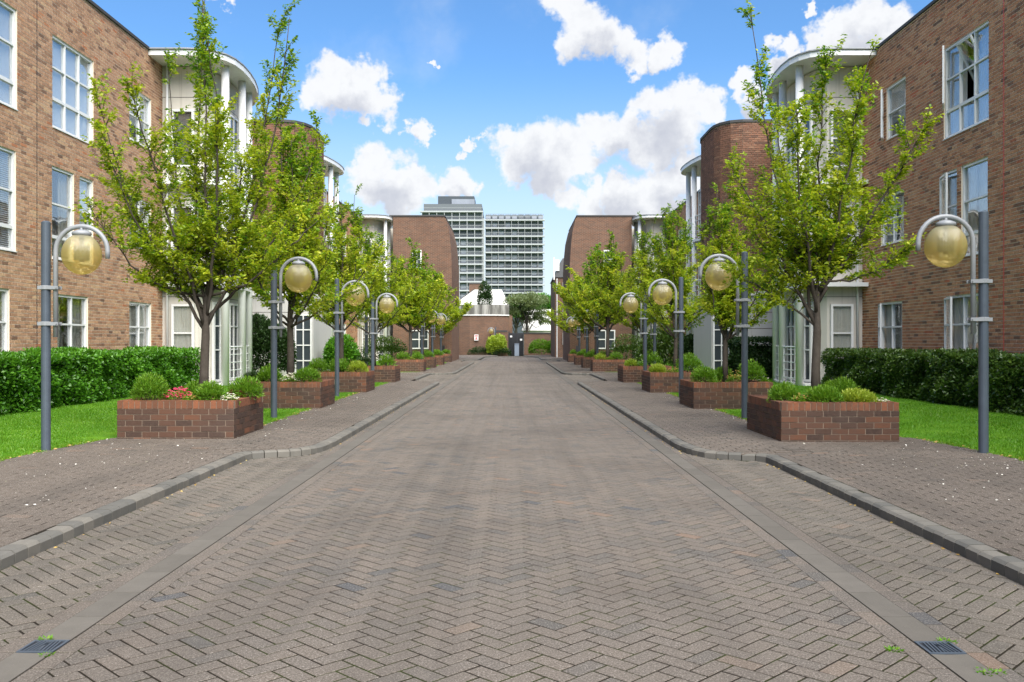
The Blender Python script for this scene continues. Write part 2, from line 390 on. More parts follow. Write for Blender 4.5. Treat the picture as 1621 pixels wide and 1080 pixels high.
# kerb front lines (x, y); the kerb stands behind them
KL = [(-3.13,-4),(-3.13,10.75),(-3.08,10.9),(-2.72,11.08),(-2.5,11.28),(-2.40,11.6),(-2.36,12.2),(-2.36,29.6)]
KR = [(2.93,-4),(2.93,10.55),(2.86,10.68),(2.5,10.8),(2.3,10.98),(2.17,11.4),(2.12,12.1),(2.10,29.6)]
KL2 = [(-3.4,32.3),(-3.4,37.6),(-3.3,37.75),(-2.7,37.95),(-2.45,38.4),(-2.40,39.2),(-2.42,58)]
KR2 = [(3.2,32.3),(3.2,37.3),(3.1,37.45),(2.5,37.65),(2.2,38.1),(2.1,38.9),(2.12,58)]
KL3 = [(-3.4,62),(-3.4,66.2),(-2.7,66.5),(-2.45,67.2),(-2.42,77.5),(-2.1,80),(-1.3,83)]
KR3 = [(3.2,62),(3.2,66.2),(2.5,66.5),(2.15,67.2),(2.12,77.5),(1.8,80),(1.0,83)]
def kx(y, side):                                            # kerb front x at y
    if side < 0:
        P = KL+[(-3.4,29.61)]+KL2+[(-3.4,58.01)]+KL3
    else: P = KR+[(3.2,29.61)]+KR2+[(3.2,58.01)]+KR3
    return float(np.interp(y, [p[1] for p in P], [p[0] for p in P]))
def slp(ax, y, s): d_ = ax-abs(kx(y, s)); return s*(PZ-PZK)/.95 if 0 < d_ < .95 else 0
def pz(ax, y, s): return PZK+(PZ-PZK)*min(1, max(0, (ax-abs(kx(y, s)))/.95))
def ox(y):                                                  # outer (grass) edge of the pavement, as |x|
    P = [(-9,6.4),(4,6.0),(8,5.62),(11.4,5.42),(12.2,5.3),(12.6,3.8),(29.6,3.85),(30.6,5.6),(37.0,5.6),(37.9,3.85),(57,3.9),(58,5.5),(90,5.5)]
    return float(np.interp(y, [p[0] for p in P], [p[1] for p in P]))

road = MB(); road.add([(-3.6,-6,-.0028),(3.6,-6,-.0028),(3.6,88,-.0028),(-3.6,88,-.0028)], [(0,1,2,3)])
road = kind(road.build('road', M['joint_moss']), 'structure')

U = .0965
def herring(x0, x1, y0, y1):                                # 45 degree herringbone polygons over a rectangle
    c = math.sqrt(.5); R = int((abs(x1-x0)+abs(y1-y0))/U)+4; out = []
    j = .0052
    a0, a1 = int(((x0+y0)*c)/U)-2, int(((x1+y1)*c)/U)+2
    b0, b1 = int(((y0-x1)*c)/U)-2, int(((y1-x0)*c)/U)+2
    for a in range(a0, a1):
        for b in range(b0, b1):
            k = (a-b) % 4
            if k == 0: r = (a, b, 2, 1)
            elif k == 3: r = (a, b, 1, 2)
            else: continue
            u0, v0, u1, v1 = r[0]*U+j, r[1]*U+j, (r[0]+r[2])*U-j, (r[1]+r[3])*U-j
            q = [((u-v)*c, (u+v)*c) for u, v in ((u0,v0),(u1,v0),(u1,v1),(u0,v1))]
            if max(p[0] for p in q) < x0 or min(p[0] for p in q) > x1 or max(p[1] for p in q) < y0 or min(p[1] for p in q) > y1: continue
            out.append((q, k))
    return out
def tintv(): 
    t = random.gauss(.5, .11)
    if random.random() < .035: t = random.choice((.05, .15, .9, .96))
    return min(1, max(0, t))
variants = {}
def part_paver(name, q, zt, material, parent, key, dep=.03, slope=0):
    cx = sum(p[0] for p in q)/len(q); cy = sum(p[1] for p in q)/len(q)
    b = min(8, max(0, int(random.gauss(4.5, 1.5)))); kk = (key, b)
    if kk not in variants:
        m = MB(); m.slab([(x-cx, y-cy) for x, y in q], 0, .004, dep, [.22,.36,.43,.47,.5,.53,.57,.64,.86][b]); variants[kk] = m.mesh(name, material)
    o = bpy.data.objects.new(name, variants[kk]); COL.objects.link(o); o.parent = parent
    o.location = Vector((cx, cy, zt+random.uniform(-.0008, .0008)))-wloc(parent)
    o.rotation_euler = (random.uniform(-.004, .004), random.uniform(-.004, .004)-math.atan(slope), 0)
def inframe(q): 
    cx, cy = q[0]; return cy > 3.3 and abs(cx) < .56*cy
mid = MB(); bay = MB(); near = []
polys = [(q, k, 'm') for q, k in herring(-1.97, 1.77, -3, 84)]
for q, k, _ in polys:
    cl = cliphp(cliphp(q, -1, 0, 1.966), 1, 0, 1.766)
    full = len(cl) == 4 and abs(cl[0][0]-q[0][0]) < 1e-9 and all(-1.966 < p[0] < 1.766 for p in q)
    if full and inframe(q): near.append((math.hypot(q[0][0], q[0][1]), q, k))
    elif len(cl) > 2: mid.slab(cl, random.uniform(-.0008, .0008), .004, .022, tintv())
near.sort(key=lambda a: a[0])
for d, q, k in near[:300]: part_paver('paver', q, 0, M['paver'], road, ('h', k), .018)
for d, q, k in near[300:]: mid.slab(q, random.uniform(-.0008, .0008), .004, .022, tintv())
for sx in (-1, 1):                                          # the parking strips beside the kerbs
    a = 2.33 if sx < 0 else 2.13
    for q, k in herring(*sorted((sx*a, sx*3.5)), -3, 67):
        cy = sum(p[1] for p in q)/4; e = abs(kx(cy, sx))-.004
        if e <= a+.02: continue
        cl = cliphp(cliphp(q, -sx, 0, -a-.004), sx, 0, e)
        if len(cl) > 2: bay.slab(cl, random.uniform(-.0008, .0014), .006, .018, tintv())
kind(mid.build('carriageway_pavers', M['paver'], road), 'stuff')
kind(bay.build('parking_strip_pavers', M['paver_bay'], road), 'stuff')
# bordering rows and dished channels
for cx in (-2.15, 1.95):
    ch = MB(); ch.add([(cx-.09,-4,-.0020),(cx+.09,-4,-.0020),(cx+.09,84,-.0020),(cx-.09,84,-.0020)], [(0,1,2,3)])
    chan = kind(ch.build('drainage_channel', M['joint']), 'structure')
    y = -3.0; far = MB(); n = 0
    while y < 80:
        L = .45
        gy = 4.20 if cx < 0 else 4.18
        if not (gy-.14 < y+L/2 < gy+.14):
            m = MB(); a, bb = y+.004, y+L-.002
            if gy-.085 > y and gy-.085 < y+L: bb = min(bb, gy-.09)
            if gy+.085 > y and gy+.085 < y+L: a = max(a, gy+.09)
            xs = [-.082, -.045, 0, .045, .082]; zs = [.002, .0005, -.0005, .0005, .002]
            vs = [(cx+x, yy, z) for yy in (a, bb) for x, z in zip(xs, zs)]
            m.add(vs+[(cx-.082,a,-.016),(cx+.082,a,-.016),(cx+.082,bb,-.016),(cx-.082,bb,-.016)],
                  [(i,i+1,i+6,i+5) for i in range(4)]+[(10,11,4,3,2,1,0),(12,13,5,6,7,8,9),(13,10,0,5),(11,12,9,4)], random.random())
            if y > 3 and y < 14: m.build('channel_block', M['channel'], chan)
            else: far.add(m.v, m.f, random.random())
        y += L
    kind(far.build('channel_run', M['channel'], chan), 'stuff')
    rows = MB()
    for x0, x1 in ((cx-.185, cx-.085), (cx+.085, cx+.183)):
        y = -3.0
        while y < 80:
            rows.slab([(x0+.003,y+.003),(x1-.003,y+.003),(x1-.003,y+.2),(x0+.003,y+.2)], random.uniform(-.0008, .0008), .004, .018, tintv()); y += .2035
    kind(rows.build('border_pavers', M['paver'], road), 'stuff')
# gully gratings
for cx, cy, lab in ((-2.15, 4.20, 'rusty square gully grating in the left drainage channel'), (1.95, 4.18, 'square gully grating in the right drainage channel beside a green weed tuft')):
    t = thing('gully_grating', (cx, cy, -.012), lab, 'drain cover', 'gully gratings')
    m = MB(); 
    for a in (-.082, .070): m.box(cx+a, cx+a+.012, cy-.082, cy+.082, -.012, .004); m.box(cx-.070, cx+.070, cy+a, cy+a+.012, -.012, .0036)
    m.build('grate_frame', M['pole'], t)
    m = MB(); m.box(cx-.07, cx+.07, cy-.07, cy+.07, -.012, -.0012); m.build('sump', M['dark'], t)
    for k in range(8):
        m = MB(); p = cx-.060+k*.0165; h = .03+.006*(k % 3)
        m.obox((p, cy-.065, -.0045), (.007, 0, 0), (.012*(1 if k < 4 else -1), .13, 0), (0, 0, .008)); m.build('grate_bar', M['pole'], t)

# kerbs: one stone after another along each line
def kerb(P, side, name_n):
    th, q = .13, [Vector((x, y)) for x, y in P]
    base = MB(); K = None; stones = []
    L = [0]
    for i in range(1, len(q)): L.append(L[-1]+(q[i]-q[i-1]).length)
    def at(s):
        s = min(max(s, 0), L[-1])
        for i in range(1, len(q)):
            if s <= L[i]+1e-9:
                t = (s-L[i-1])/(L[i]-L[i-1]); p = q[i-1].lerp(q[i], t); d = (q[i]-q[i-1]).normalized(); return p, d
    def nrm(s):
        d = (at(s+.12)[0]-at(s-.12)[0]).normalized()
        return Vector((-d.y, d.x)) if side < 0 else Vector((d.y, -d.x))
    s = 0; st = []
    while s < L[-1]-.05:
        w_ = .155 if L[-1] < 40 else .155
        e = min(L[-1], s+w_); a, b = at(s+.005)[0], at(e-.005)[0]; na, nb = nrm(s), nrm(e)
        st.append(([tuple(a), tuple(b), tuple(b+nb*th), tuple(a+na*th)])); s = e
    back = MB()
    NB = int(L[-1]/.06); pts = [at(L[-1]*k/NB) for k in range(NB+1)]; inner = [p+nrm(L[-1]*k/NB)*.02 for k, (p, d) in enumerate(pts)]; outer = [p+nrm(L[-1]*k/NB)*(th+.01) for k, (p, d) in enumerate(pts)]
    for k in range(NB): back.prism([tuple(inner[k]), tuple(inner[k+1]), tuple(outer[k+1]), tuple(outer[k])], -.04, PZK-.014)
    K = kind(back.build('kerb', M['joint'], None), 'structure')
    order = sorted([p for p in st if p[0][1] > 4.8], key=lambda p: math.hypot(*p[0])); nearset = {id(p) for p in order[:300] if p[0][1] < 60}
    rest = MB()
    for p in st:
        m = MB() if id(p) in nearset else rest
        z = PZK+.004+random.uniform(-.003, .003); tn = random.random()
        (ax,ay),(bx,by),(cx_,cy_),(dx,dy) = p
        def mixp(u, v, f): return (u[0]+(v[0]-u[0])*f, u[1]+(v[1]-u[1])*f)
        f1, f2 = mixp(p[0], p[3], .16), mixp(p[1], p[2], .16)
        m.add([(ax,ay,-.02),(bx,by,-.02),(bx,by,z-.022),(ax,ay,z-.022),(*f1,z-.004),(*f2,z-.004),(*mixp(p[0],p[3],.3),z),(*mixp(p[1],p[2],.3),z),(cx_,cy_,z),(dx,dy,z),(cx_,cy_,-.02),(dx,dy,-.02)],
              [(0,1,2,3),(3,2,5,4),(4,5,7,6),(6,7,8,9),(9,8,10,11),(0,3,4,6,9,11),(1,10,8,7,5,2)], tn)
        if m is not rest: m.build('kerb_stone', M['kerb'], K)
    if rest.v: kind(rest.build('kerb_run', M['kerb'], K), 'stuff')
for P in (KL, KL2, KL3): kerb(P, -1, 0)
for P in (KR, KR2, KR3): kerb(P, 1, 0)

# pavements
def pavement(side):
    base = MB(); ys = sorted(set(np.round(np.concatenate([np.arange(-6, 88.01, .5), np.arange(10.3, 12.4, .06), np.arange(29.4, 32.6, .1), np.arange(37, 39.4, .06), np.arange(57.8, 62.3, .1), np.arange(66, 67.4, .06)]), 3)))
    for a, b in zip(ys[:-1], ys[1:]):
        q = [(kx(a, side)+side*.10, a), (side*ox(a), a), (side*ox(b), b), (kx(b, side)+side*.10, b)]
        def rowp(yv):
            i_, o_ = abs(kx(yv, side))+.10, ox(yv)
            xs_ = [i_, abs(kx(yv, side))+.5, abs(kx(yv, side))+.95, *[abs(kx(yv, side))+.95+(o_-abs(kx(yv, side))-.95)*k/4 for k in (1, 2, 3, 4)]]
            return [(side*v, yv, pz(v, yv, side)-(.012 if 10.2 < yv < 12.5 or yv > 29 else .0035)) for v in xs_]
        ra, rb = rowp(a), rowp(b); base.add(ra+rb, [(k, k+1, k+8, k+7) if side > 0 else (k+7, k+8, k+1, k) for k in range(6)])
    pv = kind(base.build('pavement', M['joint_moss'] if side > 0 else M['joint']), 'structure')
    rest = MB(); near = []; y = -3.0; r = 0
    while y < 84:
        yc = y+.05; inn = abs(kx(yc, side))+.135; o = ox(yc)+random.uniform(-.05, .02)
        if 29.6 < yc < 32.3 or 58 < yc < 62: inn = abs(kx(yc, side))-.0
        x = inn-(.1 if r % 2 else 0)
        while x < o:
            a, b = max(x, inn), min(x+.2, o)
            if b-a > .03:
                q = [(side*(a+.003), y+.003), (side*(b-.003), y+.003), (side*(b-.003), y+.0995), (side*(a+.003), y+.0995)]
                if side < 0: q = q[::-1]
                if abs(b-a-.2) < 1e-6 and yc > 4.6 and a < .57*yc: near.append((math.hypot(a, yc), q))
                else: rest.slab(q, pz((a+b)/2, yc, side)+random.uniform(-.001, .001), .005, .015, tintv(), slp((a+b)/2, yc, side))
            x += .2035
        y += .1025; r += 1
    near.sort(key=lambda t: t[0])
    for d, q in near[:300]: part_paver('paver', q, pz(abs(q[0][0]+q[1][0])/2, q[0][1], side), M['paver_side'], pv, ('s', side), .015, slp(abs(q[0][0]+q[1][0])/2, q[0][1], side))
    for d, q in near[300:]: rest.slab(q, pz(abs(q[0][0]+q[1][0])/2, q[0][1], side)+random.uniform(-.001, .001), .005, .015, tintv(), slp(abs(q[0][0]+q[1][0])/2, q[0][1], side))
    kind(rest.build('pavement_pavers', M['paver_side'], pv), 'stuff')
    # lawn
    lw = MB()
    def lz(ax, y): return PZ-.012+min(.05, max(0, (ax-5.4)*.03))
    yy = list(np.arange(-6, 62.01, .5))
    for a, b in zip(yy[:-1], yy[1:]):
        for k in range(6):
            fa = lambda y, k: ox(y)+(9.75-ox(y))*k/6
            P4 = [(fa(a,k),a),(fa(a,k+1),a),(fa(b,k+1),b),(fa(b,k),b)]
            vs = [(side*x, yv, lz(x, yv)+.006) for x, yv in P4]
            lw.add(vs, [(0,1,2,3) if side > 0 else (3,2,1,0)])
    lawn = kind(lw.build('lawn', M['turf']), 'structure')
    # blades of grass
    n = 150000
    y = 6.5+(30-6.5)*rng.random(n)**1.5; o = np.interp(y, [-9,4,8,11.4,12.2,12.6,29.6,30.6], [6.4,6.0,5.62,5.42,5.3,3.8,3.85,5.6])
    ax = o-.06+.05*np.sin(y*7)+(8.6-o)*rng.random(n)
    keep = (ax < .57*y+.3); y, ax, o = y[keep], ax[keep], o[keep]; n = len(y)
    z = PZ-.012+np.clip((ax-5.4)*.03, 0, .05); h = (.014+.020*rng.random(n))*(1+.3*np.sin(ax*5)*np.sin(y*4)); wd = .0045+.004*rng.random(n)+y*.00012
    an = rng.random(n)*2*PI; dx, dy = np.cos(an)*wd, np.sin(an)*wd; lx, ly = (rng.random(n)-.5)*.03, (rng.random(n)-.5)*.03
    V = np.empty((n, 3, 3)); V[:,0] = np.c_[side*ax-dx, y-dy, z]; V[:,1] = np.c_[side*ax+dx, y+dy, z]; V[:,2] = np.c_[side*ax+lx, y+ly, z+h]
    edge = np.clip((ax-o)/.15, 0, 1); T = np.repeat(np.clip(.35+.4*rng.random(n)+.3*(1-edge), 0, 1), 3)
    gm = fastmesh('grass', V.reshape(-1,3), np.arange(3*n).reshape(-1,3), T, M['grass'])
    kind(link('grass', gm, None), 'stuff')
    return pv
pav_l, pav_r = pavement(-1), pavement(1)

for s_ in (-1, 1):                                          # apron added round the bays to lessen green bounce from the lawn
    m = MB(); m.box(*sorted((s_*7.0, s_*9.72)), 24.9, 44, .02, .128, .5); kind(m.build('added_apron', M['kerb']), 'structure')
# ------------------------------------------------------------------ brick walls and windows
def bricks_into(mb_list, O, u, n, L, z0, z1, holes, mat_key, parent, nparts, ymin, stagger=0, course=.075, bl=.225):
    """one brick after another on the vertical plane O + u*s, outward normal n"""
    u, n, O = Vector(u), Vector(n), Vector(O); z = z0; r = 0; allb = []
    while z < z1-.03:
        zt = min(z+course, z1); zc = (z+zt)/2
        iv = [(0, L)]
        for a, b, c, d in holes:
            if c < zc < d:
                iv = [x for i0, i1 in iv for x in ((i0, min(i1, a)), (max(i0, b), i1)) if x[1]-x[0] > .01]
        for i0, i1 in iv:
            s = (math.floor(i0/bl)-1)*bl+(bl/2 if r % 2 else 0)
            while s < i1:
                a, b = max(s, i0), min(s+bl, i1)
                if b-a > .02: allb.append((a+.0065, b-.0065, z+.0065, zt-.0065))
                s += bl
        z += course; r += 1
    def place(a, b, c, d):
        p = O+u*a-n*.02; return p
    near = []
    for k, (a, b, c, d) in enumerate(allb):
        p = O+u*(a+b)/2
        near.append((Vector((p.x, p.y, (c+d)/2-1.4)).length if p.y > ymin else 1e9, k))
    near.sort(); chosen = {k for dist, k in near[:nparts] if dist < 1e8}
    rest = MB()
    for k, (a, b, c, d) in enumerate(allb):
        t = min(1, max(0, random.gauss(.52, .24)))
        pr = random.uniform(0, .003)
        if k in chosen:
            kk = ('b', round(b-a, 3), round(d-c, 3), tuple(u), tuple(n), int(t*6), mat_key)
            if kk not in variants:
                m = MB(); brick_geo(m, -u*(b-a)/2-Vector((0,0,(d-c)/2)), u*(b-a), n, d-c, int(t*6)/6+.08, 0); variants[kk] = m.mesh('brick', M[mat_key])
            o = bpy.data.objects.new('brick', variants[kk]); COL.objects.link(o); o.parent = parent
            o.location = O+u*(a+b)/2+Vector((0,0,(c+d)/2-O.z))+n*pr-wloc(parent)
        else: brick_geo(rest, O+u*a+Vector((0,0,c-O.z)), u*(b-a), n, d-c, t, pr)
    if rest.v: kind(rest.build('brickwork', M[mat_key], parent), 'stuff')
def brick_geo(m, P, U_, n, h, t, pr):
    H = Vector((0,0,h)); B = P-n*.018; F = P+n*pr
    vs = [B, B+U_, B+U_+H, B+H, F, F+U_, F+U_+H, F+H]
    fs = [(4,5,6,7),(0,1,5,4),(1,2,6,5),(2,3,7,6),(3,0,4,7)]
    if U_.cross(H).dot(n) < 0: fs = [f[::-1] for f in fs]
    m.add(vs, fs, t)
def backing(m, O, u, n, L, z0, z1, holes, th=.3, back=.004):
    u, n, O = Vector(u), Vector(n), Vector(O)
    us = sorted({0, L, *[h[0] for h in holes], *[h[1] for h in holes]})
    for a, b in zip(us[:-1], us[1:]):
        zs = [z0]; hs = sorted([h for h in holes if h[0] < (a+b)/2 < h[1]], key=lambda h: h[2])
        for h in hs: zs += [h[2], h[3]]
        zs.append(z1)
        for c, d in zip(zs[::2], zs[1::2]):
            if d > c: m.obox(O+u*a+Vector((0,0,c-O.z))-n*back, u*(b-a), -n*th, (0,0,d-c))

def bar(m, O, u, n, a, b, c, d, t0, t1):
    m.obox(O+u*a+Vector((0,0,c))+n*t0, u*(b-a), n*(t1-t0), (0,0,d-c))
def window(parent, O, u, n, a, b, c, d, cols, rows, fill=None, sash=None, fr=.05, inset=.06, thick_row=None, glass='glass', frame='white', mb=.035):
    """frame with glazing bars > panes (and blind or curtain). cols/rows are fractions; O has z=0"""
    u, n, O = Vector(u), Vector(n), Vector(O)
    m = MB(); f0, f1 = -inset-.05, -inset+.03
    bar(m,O,u,n,a,b,c,c+fr,f0,f1); bar(m,O,u,n,a,b,d-fr,d,f0,f1)
    bar(m,O,u,n,a,a+fr,c+fr,d-fr,f0,f1); bar(m,O,u,n,b-fr,b,c+fr,d-fr,f0,f1)
    xs = [a+fr]+[a+(b-a)*x for x in cols]+[b-fr]; zs = [c+fr]+[c+(d-c)*z for z in rows]+[d-fr]
    for x in xs[1:-1]: bar(m,O,u,n,x-mb/2,x+mb/2,c+fr,d-fr,f0+.004,f1-.004)
    for k, z in enumerate(zs[1:-1]):
        hb = mb*1.1 if thick_row != k else mb*2.0
        cuts = [a+fr]+[v for x in xs[1:-1] for v in (x-mb/2, x+mb/2)]+[b-fr]
        for p, q in zip(cuts[::2], cuts[1::2]): bar(m,O,u,n,p,q,z-hb/2,z+hb/2,f0+.008,f1-.008)
    # sill
    bar(m,O,u,n,a,b,c-.02,c-.001,-inset-.02,.022)
    wo = m.build('window', M[frame], parent)
    for i in range(len(xs)-1):
        for j in range(len(zs)-1):
            if sash and (i, j) in sash: continue
            p = MB(); bar(p,O,u,n,xs[i]-.004,xs[i+1]+.004,zs[j]-.004,zs[j+1]+.004,-inset-.018,-inset-.010)
            p.build('pane', M[glass], wo)
    if fill:
        kind_, lo = fill; k = MB(); dp = -inset-.075
        if kind_ == 'blind':
            bar(k,O,u,n,a+.01,b-.01,c+(d-c)*lo,d-.01,dp-.01,dp); k.build('blind', M['blind'], wo)
        elif kind_ == 'slats':
            z = c+(d-c)*lo
            while z < d-.06: k.obox(O+u*(a+.03)+Vector((0,0,z))+n*dp, u*(b-a-.06), n*.025, (0,0,.012)); z += .04
            k.build('blind', M['blind'], wo)
        else:
            for p, q in ((a+.02, a+(b-a)*(.36 if kind_ == 'curtain' else .30)), (a+(b-a)*(.64 if kind_ == 'curtain' else .72), b-.02)):
                kk = MB(); N_ = 22; vs = []
                for i in range(N_+1):
                    s = p+(q-p)*i/N_; off = dp-.05+.028*math.sin(i*2.1)+.01*math.sin(i*5.3)
                    vs += [O+u*s+n*off+Vector((0,0,c+.02)), O+u*s+n*off+Vector((0,0,d-.02))]
                kk.add(vs, [(2*i,2*i+2,2*i+3,2*i+1) for i in range(N_)]); kk.build('curtain', M['curtain'], wo, True)
            if kind_ == 'sheer':
                kk = MB(); N_ = 50; vs = []
                for i in range(N_+1):
                    s = a+.02+(b-a-.04)*i/N_; off = dp-.12+.018*math.sin(i*1.9)
                    vs += [O+u*s+n*off+Vector((0,0,c+.02)), O+u*s+n*off+Vector((0,0,d-.02))]
                kk.add(vs, [(2*i,2*i+2,2*i+3,2*i+1) for i in range(N_)]); kk.build('net_curtain', M['curtain'], wo, True)
    return wo
def open_sash(parent, H, u, w_, c, d, n_bars=1, tilt=None):
    """a casement swung open: hinge point H (x,y), direction u along the leaf; tilt=(axis vector out) for top hung"""
    u = Vector(u).normalized(); up = Vector((0,0,1)); O = Vector((H[0], H[1], c)); hh = d-c
    if tilt is not None: 
        up = (Vector((0,0,1))*math.cos(tilt[0])-Vector(tilt[1])*math.sin(tilt[0])); O = Vector((H[0], H[1], d))-up*hh
    n = u.cross(up).normalized(); m = MB(); f = .045
    def b_(x0, x1, z0, z1): m.obox(O+u*x0+up*z0-n*.02, u*(x1-x0), n*.04, up*(z1-z0))
    b_(0,w_,0,f); b_(0,w_,hh-f,hh); b_(0,f,f,hh-f); b_(w_-f,w_,f,hh-f)
    for k in range(n_bars): z = hh*(k+1)/(n_bars+1); b_(f,w_-f,z-.02,z+.02)
    so = m.build('open_sash', M['white'], parent)
    p = MB(); p.obox(O+u*f*.9+up*f*.9-n*.004, u*(w_-1.8*f), n*.008, up*(hh-1.8*f)); p.build('pane', M['glass'], so)

Z0, ZT = .075, 9.15
def facade(B, s, y0, y1, holes_win, zt, name, nparts, ygeo, matk='brick'):
    """street-facing wall at |x|=9.7; holes_win: list of (ya,yb,z0,z1,kwargs)"""
    X = s*9.7; u = (0,1,0); n = (-s,0,0); O = (X, y0, 0)
    m = MB(); hs = [(a-y0, b-y0, c, d) for a, b, c, d, kw in holes_win]
    backing(m, O, u, n, y1-y0, 0, zt, hs)
    wall = m.build('brick_wall', M['mortar'], B)
    g0 = max(y0, ygeo)
    if g0 > y0:
        q = MB(); q.obox((X-s*.0, y0, 0), (0, g0-y0-.001, 0), (-s*.002, 0, 0), (0,0,zt)); q.build('plain_brickwork', M['brick_flat'], wall)
    bricks_into(None, (X, g0, 0), u, n, y1-g0, 0, zt-.02, [(a-g0, b-g0, c, d) for a, b, c, d, kw in holes_win], matk, wall, nparts, 17.45)
    for a, b, c, d, kw in holes_win: window(B, (X, 0, 0), u, n, a, b, c, d, **kw)
    cp = MB(); cp.box(min(X-s*.05, X+s*.4), max(X-s*.05, X+s*.4), y0, y1, zt, zt+.07); cp.build('coping', M['coping'], B)
    iw = MB(); iw.box(*sorted((X+s*1.5, X+s*1.6)), y0, y1, 0, zt-.1)
    for zf in (.02, 2.85, 5.65): iw.box(*sorted((X+s*.32, X+s*1.49)), y0, y1, zf, zf+.2)
    for yy in np.arange(y0+2.2, y1, 3.2): iw.box(*sorted((X+s*.32, X+s*1.49)), yy, yy+.1, .3, zt-.2)
    iw.build('interior_wall', M['room'], B)
    return wall
def sn(z): return round(z/.075)*.075
def wn(a, b, c, d, **kw): return (a, b, sn(c), sn(d), kw)
B2, B1 = dict(cols=[.5], rows=[.5]), dict(cols=[], rows=[.5])
left_win = [
  wn(16.0, 17.94, 5.93, 7.85, cols=[.35,.68], rows=[.26,.64], thick_row=0, fill=('blind', 0)),
  wn(19.32, 21.21, 5.93, 7.85, cols=[.33,.67], rows=[.32,.66], thick_row=0, fill=('blind', 0)),
  wn(23.2, 24.6, 6.52, 7.85, cols=[.5], rows=[.5], fill=('blind', .35)),
  wn(16.2, 17.9, 3.18, 5.1, cols=[.5], rows=[.24,.6], thick_row=0, fill=('slats', .0)),
  wn(19.3, 20.27, 3.18, 5.1, cols=[], rows=[.24,.6], thick_row=0, fill=('curtain', 0)),
  wn(20.53, 21.2, 3.18, 5.1, cols=[], rows=[.24,.6], thick_row=0, fill=('blind', .1)),
  wn(23.2, 24.6, 3.83, 5.1, fill=('curtain', 0), **B2),
  wn(16.1, 17.67, 1.1, 2.38, fill=('sheer', 0), **B2),
  wn(19.53, 20.94, 1.1, 2.38, fill=('side', 0), **B2),
  wn(23.2, 24.6, 1.1, 2.38, fill=('curtain', 0), **B2)]
right_win = [
  wn(18.66, 20.6, 5.95, 7.92, cols=[.33,.66], rows=[.30,.65], thick_row=0, fill=('curtain', 0), sash={(1,1),(1,2)}),
  wn(22.6, 23.75, 6.6, 7.92, cols=[], rows=[.5], fill=('slats', .3)),
  wn(15.0, 17.0, 5.95, 7.92, cols=[.33,.66], rows=[.30,.65], thick_row=0, fill=('blind', .2)),
  wn(18.7, 19.8, 3.2, 5.14, cols=[], rows=[.24,.6], thick_row=0, fill=('sheer', 0)),
  wn(20.0, 20.7, 3.2, 5.14, cols=[], rows=[.24,.6], thick_row=0, fill=('curtain', 0)),
  wn(22.7, 24.1, 3.9, 5.14, fill=('curtain', 0), **B2),
  wn(15.0, 16.8, 3.2, 5.14, cols=[.5], rows=[.24,.6], thick_row=0, fill=('curtain', 0)),
  wn(19.04, 20.5, 1.1, 2.4, cols=[.5], rows=[.5], fill=('sheer', 0), sash={(1,0),(1,1)}),
  wn(22.8, 24.2, 1.12, 2.4, cols=[.5], rows=[.5], fill=('side', 0), sash={(1,0),(1,1)}),
  wn(15.2, 16.6, 1.1, 2.4, fill=('curtain', 0), **B2)]
def far_win():
    out = []
    for y in (43.6, 46.4, 49.0, 52.0):
        out += [wn(y, y+1.5, 6.3, 7.85, fill=('blind', .2), **B2), wn(y, y+1.5, 3.5, 5.1, fill=('curtain', 0), **B2), wn(y, y+1.4, 1.1, 2.4, fill=('curtain', 0), **B2)]
    return out

